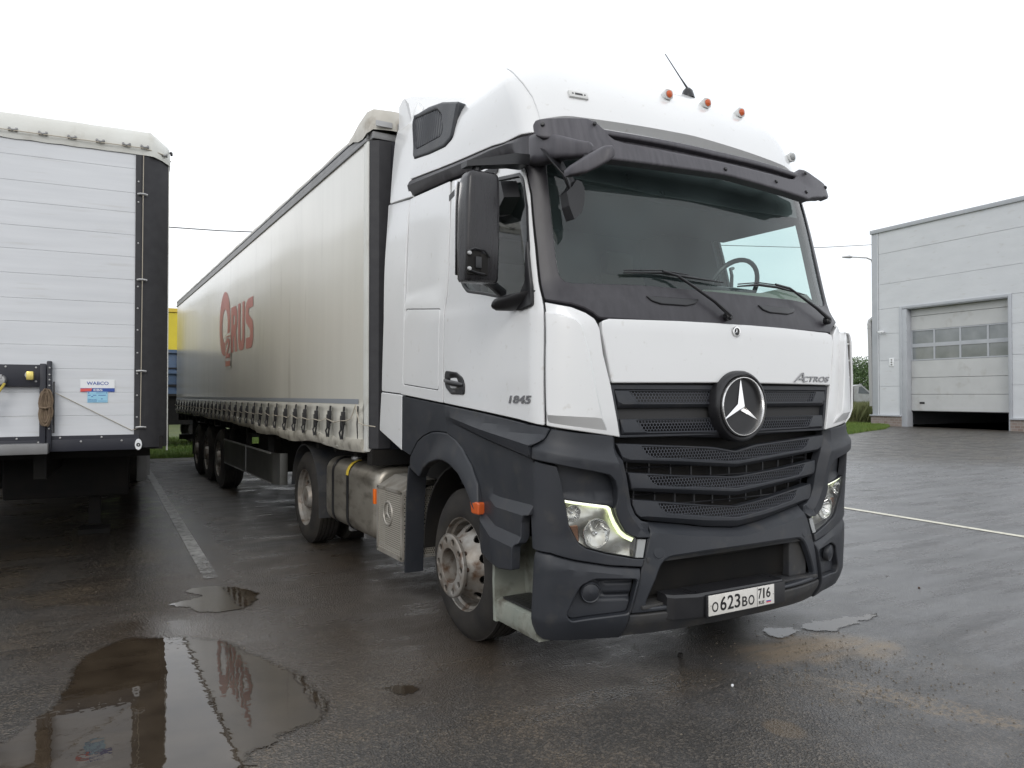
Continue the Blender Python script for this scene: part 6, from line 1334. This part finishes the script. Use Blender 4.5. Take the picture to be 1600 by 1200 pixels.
def strip(name, a, b, w, mt, lab):
    a, b = Vector((*a, 0)), Vector((*b, 0)); d = (b - a).normalized(); q = Vector((-d.y, d.x, 0)) * w / 2; z = Vector((0, 0, .006))
    o = mesh(name, [a - q + z, b - q + z, b + q + z, a + q + z], [(0, 1, 2, 3)], mt); tag(o, lab, kind='structure')
strip('painted_line', (6.30, 8.6), (5.05, -8.4), .11, 'paint', 'long thin cream line painted on the asphalt right of the cab')
strip('painted_line', (-1.97, 17.2), (-2.34, 3.9), .12, 'fadepaint', 'worn grey-white parking line between the two trailers')
for a, b, lab in (((21.9, 15.1), (23.2, 13.2), 'faint far road mark near the grass edge'), ((18.2, 12.6), (19.5, 11.0), 'short faint road mark in the middle of the yard'), ((7.9, 4.9), (8.15, 4.55), 'very short worn road mark close to the right bumper')): strip('road_mark', a, b, .10, 'oldpaint', lab)
# grit and little stones
vs = []; fs = []; r = random.Random(3)
for i in range(900):
    if i < 450: x, y, s = r.uniform(-3.5, 5), r.uniform(-2, 4), r.choice((.003, .003, .004, .007))
    else: x, y, s = .45 + r.gauss(0, .35), -.2 + r.gauss(0, .45), r.choice((.004, .006, .008))
    n0 = len(vs); a = r.uniform(0, 6.28)
    for k in range(4): vs.append((x + s * math.cos(a + k * 1.57) * r.uniform(.6, 1.2), y + s * math.sin(a + k * 1.57) * r.uniform(.6, 1.2), .001))
    vs.append((x, y, .001 + s * .8)); fs += [(n0 + k, n0 + (k + 1) % 4, n0 + 4) for k in range(4)]
M['grit'] = mat('grit', (.07, .06, .048), .8, var=(.17, .145, .11), vscale=30)
tag(mesh('grit', vs, fs, 'grit'), 'loose grit and tiny stones scattered on the wet asphalt', kind='stuff')
for (x, y, s, lab, mt) in ((-.27, -.06, .016, 'single white pebble on the asphalt ahead of the bumper', 'paper'), (-.20, .42, .035, 'small dark clod lying under the front bumper', 'under'), (.62, 1.02, .014, 'small dark stone below the right end of the plate', 'under'), (2.6, .62, .02, 'reddish twig scrap on the open asphalt at the right', 'rust')):
    mb = MB(); mb.box((x, y, s * .35), (s, s * .8, s * .7), Matrix.Rotation(.6, 3, 'Z'), bev=s * .2); o = mb.build('stone' if mt != 'rust' else 'twig', mt); tag(o, lab, 'stone' if mt != 'rust' else 'twig')
# grass
def grass(name, n, area_, h, w, mt, seed, lab):
    r = random.Random(seed); vs = []; fs = []
    for i in range(n):
        x, y = area_(r); hh = h * r.uniform(.5, 1.25); a = r.uniform(0, 6.28); dx, dy = math.cos(a) * w, math.sin(a) * w; lx, ly = r.uniform(-.4, .4) * hh, r.uniform(-.4, .4) * hh; n0 = len(vs)
        vs += [(x - dx, y - dy, -.03), (x + dx, y + dy, -.03), (x + dx * .7 + lx * .4, y + dy * .7 + ly * .4, hh * .6), (x + lx, y + ly, hh)]
        fs += [(n0, n0 + 1, n0 + 2), (n0, n0 + 2, n0 + 3)]
    tag(mesh(name, vs, fs, mt), lab, kind='stuff')
grass('grass', 60000, lambda r: (r.uniform(-9, 7), 17.55 + 9 * r.random() ** 1.6), .11, .008, 'blade', 5, 'short green grass beyond the rear of the trailers')
def ga(r):
    t = r.random(); x = 20 + 13 * t; e = lin([(20, 16.1), (22.6, 16.0), (25.5, 17.1), (28, 18.0), (30.6, 19.4), (33, 21.1)], x); return x + r.uniform(0, 1), e + 12 * r.random() ** 1.7
grass('grass', 50000, ga, .13, .012, 'blade', 6, 'short green grass verge left of the warehouse corner')
grass('tall_grass', 26000, lambda r: (r.uniform(28, 42), r.uniform(23.5, 29)), 1.0, .018, 'tall', 8, 'tall pale seeding grass behind the verge')

# ================================================================== buildings
M['clad'] = mat('grey_sandwich_panel', (.62, .64, .665), .45, var=(.57, .59, .615), vscale=.8, stretch=(1, 1, 3), dirt=(.48, .48, .47), dscale=2.2, dlo=.6, dhi=.85)
n = M['clad'].node_tree; b = n.nodes['Principled BSDF']; t = n.nodes.new('ShaderNodeTexCoord'); wv = n.nodes.new('ShaderNodeTexWave'); wv.bands_direction = 'Z'; wv.inputs['Scale'].default_value = 5; n.links.new(t.outputs['Object'], wv.inputs['Vector'])
bp = n.nodes.new('ShaderNodeBump'); bp.inputs['Strength'].default_value = .16; bp.inputs['Distance'].default_value = .01; n.links.new(wv.outputs['Fac'], bp.inputs['Height']); n.links.new(bp.outputs[0], b.inputs['Normal'])
M['door2'] = mat('grey_door_section', (.52, .53, .53), .45, var=(.47, .48, .48), vscale=1.5, dirt=(.36, .35, .33), dscale=2, dlo=.58, dhi=.85)
M['trim'] = mat('grey_metal_trim', (.44, .46, .49), .45, var=(.39, .41, .44), vscale=2)
M['winglass'] = mat('dull_window', (.16, .18, .19), .14, spec=.8, var=(.26, .28, .29), vscale=1.4)
def brick_mat():
    m = mat('plinth_brick', (.2, .16, .14), .85); n = m.node_tree; b = n.nodes['Principled BSDF']; t = n.nodes.new('ShaderNodeTexCoord'); br = n.nodes.new('ShaderNodeTexBrick')
    mp = n.nodes.new('ShaderNodeMapping'); mp.inputs['Rotation'].default_value = (math.radians(90), 0, 0); n.links.new(t.outputs['Object'], mp.inputs[0]); n.links.new(mp.outputs[0], br.inputs['Vector'])
    br.inputs['Color1'].default_value = (.20, .15, .13, 1); br.inputs['Color2'].default_value = (.26, .22, .20, 1); br.inputs['Mortar'].default_value = (.30, .29, .27, 1); br.inputs['Scale'].default_value = 2; br.inputs['Mortar Size'].default_value = .02
    n.links.new(br.outputs['Color'], b.inputs['Base Color']); return m
M['brick'] = brick_mat()
B = root('warehouse', 'light grey panel-clad warehouse with a large sectional door raised a little above the ground', 'building', (32.74, 21.04, 0), math.atan2(-.9962, -.0872))
def wp(t0, t1, z0, z1): MB().bx(t0 + .006, t1 - .006, -.05, .0, z0 + .006, z1 - .006, bev=.004).build('wall_panel', 'clad', B, smooth=None)
for z0, z1 in ((6.03, 7.31), (7.31, 8.90), (8.90, 10.06)):
    for t0, t1 in ((.35, 12.0), (12.0, 24.0)): wp(t0, t1, z0, z1)
for z0, z1 in ((.56, 2.03), (2.03, 3.36), (3.36, 4.73), (4.73, 6.03)): wp(.35, 1.56, z0, z1); wp(7.03, 24.0, z0 * 1, z1)
MB().bx(.0, 24, .0, .1, 0, 10.06).bx(0, .1, 0, 30, 0, 10.06).build('wall_backing', 'trim', B) if False else None
mb = MB(); mb.bx(.0, 1.94, .0, .12, 0, 10.06); mb.bx(6.89, 24, .0, .12, 0, 10.06); mb.bx(1.94, 6.89, .0, .12, 5.90, 10.06); mb.bx(.0, .12, .12, 30, .0, 10.06); mb.bx(23.9, 24, .12, 30, 0, 10.06); mb.build('wall_backing', 'trim', B)
mb = MB(); mb.bx(-.06, 24, -.10, 30, 10.06, 10.12); mb.build('flat_roof', 'trim', B)
mb = MB(); mb.bx(-.10, 24.05, -.13, -.04, 10.02, 10.22, bev=.01); mb.build('roof_trim', 'trim', B)
mb = MB(); mb.bx(-.04, .345, -.075, -.0, .56, 10.04, bev=.01); mb.build('corner_trim', 'trim', B)
mb = MB(); mb.bx(.30, .35, -.085, -.075, .56, 10.04); mb.build('corner_bead', 'clad', B)
mb = MB(); mb.bx(1.56, 1.70, -.09, .0, .0, 6.05, bev=.006); mb.bx(1.70, 1.955, -.075, .34, 0, 5.90, bev=.006); mb.bx(6.90, 7.03, -.09, .0, 0, 6.05, bev=.006); mb.bx(6.87, 6.93, -.07, .34, 0, 5.90, bev=.004); mb.bx(1.70, 6.90, -.09, .0, 5.92, 6.05, bev=.006); mb.bx(1.955, 6.87, -.05, .34, 5.88, 5.92)
mb.build('door_frame', 'trim', B)
D = bpy.data.objects.new('sectional_door', None); COL.objects.link(D); D.parent = B
for z0, z1 in ((.80, 1.62), (1.62, 2.45), (2.45, 3.30), (4.82, 5.52), (5.52, 5.90)): MB().bx(1.96, 6.865, .26, .30, z0 + .008, z1 - .008, bev=.008).build('door_section', 'door2', D, smooth=None)
mb = MB()
for z0, z1 in ((3.30, 3.36), (3.96, 4.14), (4.77, 4.82)): mb.bx(1.96, 6.865, .25, .30, z0, z1)
for t in (1.98, 3.19, 4.49, 5.79, 6.84): mb.bx(t - .045, t + .045, .252, .298, 3.36, 3.96); mb.bx(t - .045, t + .045, .252, .298, 4.14, 4.77)
mb.build('window_frame', 'trim', D)
for z0, z1 in ((3.36, 3.96), (4.14, 4.77)):
    for t0, t1 in ((2.025, 3.145), (3.235, 4.445), (4.535, 5.745), (5.835, 6.795)): MB().bx(t0, t1, .275, .285, z0, z1).build('window_pane', 'winglass', D)
MB().bx(2.40, 2.66, .24, .262, 1.15, 1.245, bev=.006).build('door_grip', 'ink', D)
MB().bx(1.96, 6.865, .25, .31, .775, .808).build('rubber_seal', 'ink', D)
mb = MB(); mb.bx(-.12, 1.66, -.10, .0, .0, .50); mb.bx(6.95, 24.1, -.10, .0, .0, .50); mb.bx(-.12, 0, 0, 30, 0, .5); mb.build('brick_plinth', 'brick', B)
mb = MB(); mb.bx(-.16, 1.68, -.17, .02, .50, .56, bev=.008); mb.bx(6.93, 24.1, -.17, .02, .50, .56, bev=.008); mb.build('plinth_ledge', 'trim', B)
MB().bx(.2, 23.8, .36, 12, -.01, .0).build('inside_floor', 'under', B)  # floor and wall near-black: the unlit inside is put into their colour
MB().bx(.2, 23.8, 11.9, 12, .0, 9.9).build('inside_wall', 'under', B)
mb = MB(); mb.tube([(-.20, .25, 5.15), (-.20, .30, .9), (-.05, .30, .55)], .13, 12); mb.tube([(-.33, .18, 5.30), (-.20, .15, 1.0)], .16, 12); mb.tube([(-.34, .18, 5.28), (-.33, .2, 5.48), (-.12, .22, 5.62), (.05, .2, 5.66)], .17, 12)
for z in (5.1, 3.3, 1.8): mb.lathe([(0, .175), (.05, .175)], (-.33 + .13 * (5.3 - z) / 4.3, .18, z), 'z', 14)
mb.build('air_duct', 'galv', B)
CA = root('security_camera', 'small white security camera on the warehouse wall left of the door', 'camera', (0, 0, 0)); CA.parent = None
mw = B.matrix_basis if False else Matrix.Translation(B.location) @ Matrix.Rotation(B.rotation_euler.z, 4, 'Z')
CA.location = mw @ Vector((.62, -.05, 4.84)); CA.rotation_euler = B.rotation_euler
mb = MB(); mb.bx(-.16, .14, -.26, -.15, -.05, .05, bev=.02); mb.build('housing', 'paper', CA); mb = MB(); mb.tube([(.05, .0, -.02), (.05, -.12, -.03), (0, -.17, -.05)], .02, 6); mb.build('bracket', 'galv', CA); MB().bx(-.19, -.155, -.25, -.16, -.045, .045).build('lens', 'ink', CA)
SG = root('wall_sign', 'small white notice with dark symbols on the warehouse wall left of the door', 'sign', mw @ Vector((1.09, -.05, 3.26))); SG.rotation_euler = B.rotation_euler
MB().bx(-.135, .135, -.02, -.004, -.215, .215, bev=.004).build('board', 'paper', SG)
mb = MB()
for z in (.12, 0, -.12): mb.lathe([(-.021, .045), (-.023, .0)], (0, 0, z), 'y', 12); mb.bx(-.06, .06, -.0235, -.021, z - .008, z + .008)
mb.build('symbol', 'rail', SG)
# yellow building far behind, seen between the trailers
M['yel'] = mat('yellow_cladding', (.62, .50, .03), .5, var=(.57, .46, .03), vscale=2); M['bluep'] = mat('blue_body_paint', (.065, .11, .19), .5, var=(.09, .135, .21), vscale=3, dirt=(.14, .15, .18), dscale=5, dlo=.55, dhi=.8)
M['redp'] = mat('dull_red_paint', (.35, .09, .07), .5)
Y = root('yellow_building', 'low building with yellow cladding and a pale roof edge behind the trailers', 'building', (0, 45, 0))
MB().bx(-42, 5, .2, 12, 0, 6.5).build('wall', 'yel', Y)
for k in range(47): MB().bx(-42 + k, -41.04 + k, .12, .2, 3.3, 6.45, bev=.02).build('cladding_panel', 'yel', Y, smooth=None)
MB().bx(-42.1, 5.1, .05, 12, 6.5, 6.72).build('roof_edge', 'yellow', Y); MB().bx(-42, 5, .1, .2, 0, 3.3).build('lower_wall', 'under', Y)  # lower wall near-black: the dark under the tipper body put into its colour
V = root('blue_tipper_truck', 'old tipper lorry with a ribbed blue body parked on the grass behind the trailers', 'truck', (-4.5, 21.2, 0))
MB().bx(-3.2, 5.2, 0, 2.4, 1.66, 2.90, bev=.03).build('tipper_body', 'bluep', V)
for k in range(15): MB().bx(-3.1 + k * .57, -3.0 + k * .57, -.07, .0, 1.66, 2.90).build('body_rib', 'bluep', V)
MB().bx(-3.2, 5.2, -.08, 0, 2.22, 2.30).bx(-3.2, 5.2, -.08, 0, 2.83, 2.93).bx(-3.2, 5.2, -.08, 0, 1.62, 1.72).build('body_rail', 'bluep', V)
mb = MB()
for k in range(14): mb.bx(-2.9 + k * .57, -2.5 + k * .57, -.03, 0, 1.83, 1.90); mb.bx(-2.9 + k * .57, -2.5 + k * .57, -.03, 0, 2.36, 2.40)
mb.build('body_slot', 'ink', V)
MB().bx(-5.4, 5.0, .5, 1.9, .75, 1.45).bx(-1, 4.9, .1, 2.2, .7, 1.55).build('chassis', 'under', V)
MB().bx(-5.4, -3.4, .05, 2.35, .9, 2.7, bev=.12).build('cab', 'redp', V); MB().bx(-5.1, -4.0, .02, .06, 1.85, 2.45).build('side_window', 'winglass', V)
for x in (-4.3, 1.6, 2.8, 4.6):
    for y in (.25, 2.15): mb = MB(); mb.lathe([(-.14, .3), (-.15, .45), (-.12, .52), (.12, .52), (.15, .45), (.14, .3), (.12, 0)], (x, y, .52), 'y', 28); mb.lathe([(-.14, .3), (-.08, .2), (-.1, 0)], (x, y, .52), 'y', 20); mb.build('wheel', 'rubber', V)
# distant lorry, tree, lamp post, cable on the right
LG = root('parked_lorry', 'small grey box-bodied lorry parked beyond the tall grass near the warehouse', 'truck', (43.0, 29.8, 0), math.radians(-35))
M['greybox'] = mat('weathered_grey_box', (.33, .32, .31), .7, var=(.25, .24, .23), vscale=2)
MB().bx(-4.6, -.2, -1.2, 1.2, 1.0, 2.95, bev=.03).build('box_body', 'greybox', LG); MB().bx(-4.7, -.1, -1.25, 1.25, 2.93, 3.0).build('roof_edge', 'tarp', LG)
mb = MB(); mb.prism([(0, .6), (0, 2.2), (.5, 2.3), (1.25, 1.65), (2.1, 1.5), (2.2, .6)], lambda x, z: (x, -1.0, z), lambda x, z: (x, 1.0, z)); mb.build('cab', 'whitedull', LG, smooth=None)
mb = MB(); mb.prism([(.3, 1.7), (.35, 2.15), (.52, 2.18), (1.1, 1.66)], lambda x, z: (x, -1.01, z), lambda x, z: (x, 1.01, z)); mb.build('window', 'winglass', LG, smooth=None)
for x in (-3.6, 1.4):
    mb = MB()
    for y in (-1.0, 1.0): mb.lathe([(-.12, 0), (-.12, .45), (.12, .45), (.12, 0)], (x, y, .45), 'y', 20)
    mb.build('wheel', 'rubber', LG)
MB().bx(-4.6, 2.0, -.5, .5, .6, 1.0).build('chassis', 'under', LG)
M['leaf'] = mat('leaves', (.055, .105, .03), .6, var=(.10, .155, .055), vscale=1.2); M['bark'] = mat('bark', (.09, .075, .06), .9, var=(.05, .04, .03), vscale=8)
def tree(loc, hgt, wid, seed, lab, nleaf=9000, group='trees beyond the yard, left of the warehouse'):
    r = random.Random(seed); o = root('tree', lab, 'tree', loc, group=group); mb = MB(); tips = []
    mb.tube([(0, 0, -.1), (.05, 0, hgt * .25), (-.04, .05, hgt * .55), (.02, 0, hgt * .8)], [hgt * .035, hgt * .028, hgt * .016, hgt * .006], 8)
    for k in range(16):
        z0 = hgt * r.uniform(.2, .65); a = r.uniform(0, 6.28); l = wid * r.uniform(.5, .95); p1 = Vector((math.cos(a) * l * .5, math.sin(a) * l * .5, z0 + hgt * .10)); p2 = Vector((math.cos(a) * l, math.sin(a) * l, z0 + hgt * r.uniform(.08, .3)))
        mb.tube([(0, 0, z0), p1, p2], [hgt * .012, hgt * .008, hgt * .003], 5); tips += [p1, p2, (p1 + p2) / 2]
    mb.build('trunk', 'bark', o)
    for k in range(14): a = r.uniform(0, 6.28); q = r.random() ** .5 * wid * .6; tips.append(Vector((math.cos(a) * q, math.sin(a) * q, hgt * r.uniform(.7, .97))))
    vs = []; fs = []
    for i in range(nleaf):
        c = r.choice(tips); s = wid * .20; p = Vector((c.x + r.gauss(0, s), c.y + r.gauss(0, s), c.z + r.gauss(0, s * .75)))
        if p.z > hgt or p.z < hgt * .12: continue
        u = Vector((r.gauss(0, 1), r.gauss(0, 1), r.gauss(0, 1))).normalized(); w = u.cross(Vector((r.gauss(0, 1), r.gauss(0, 1), r.gauss(0, 1)))).normalized(); k = hgt * r.uniform(.010, .02); n0 = len(vs)
        vs += [p - u * k, p + w * k * .6, p + u * k, p - w * k * .6]; fs.append((n0, n0 + 1, n0 + 2, n0 + 3))
    mesh('crown', vs, fs, 'leaf', o); return o
tree((60.5, 41.5, 0), 5.3, 2.9, 11, 'bushy green tree just left of the warehouse corner, behind the lorry', 14000)
tree((57.2, 41.8, 0), 4.2, 2.4, 12, 'lower green tree partly behind the white cab deflector', 9000)
tree((63.5, 40.5, 0), 3.9, 2.2, 13, 'small dark green tree at the foot of the warehouse wall', 8000)
LPo = root('street_lamp', 'tall thin street lamp rising behind the warehouse corner', 'lamp', (39.0, 25.2, 0))
d = Vector((.8625, -.506, 0)); mb = MB(); mb.tube([(0, 0, 0), (0, 0, 5), (0, 0, 9.6), tuple(-d * .10 + Vector((0, 0, 9.92))), tuple(-d * .4 + Vector((0, 0, 10.05))), tuple(-d * 1.35 + Vector((0, 0, 10.10)))], [.09, .075, .06, .05, .045, .04], 8); mb.build('pole', 'galv', LPo)
mb = MB(); mb.tube([tuple(-d * 1.30 + Vector((0, 0, 10.10))), tuple(-d * 1.45 + Vector((0, 0, 10.11))), tuple(-d * 1.9 + Vector((0, 0, 10.09)))], [.06, .10, .05], 8); mb.build('lamp_head', 'galv', LPo)
pts = []
for k in range(41):
    x = -45 + 110 * k / 40; z = lin([(-45, 8.4), (-.2, 8.36), (2.94, 8.53), (39.8, 11.57), (45.6, 12.36), (65, 15.2)], x); pts.append((x, 30, z))
o = MB().tube(pts, .022, 5).build('power_cable', 'ink'); tag(o, 'thin dark overhead cable crossing the sky behind the vehicles', 'cable')
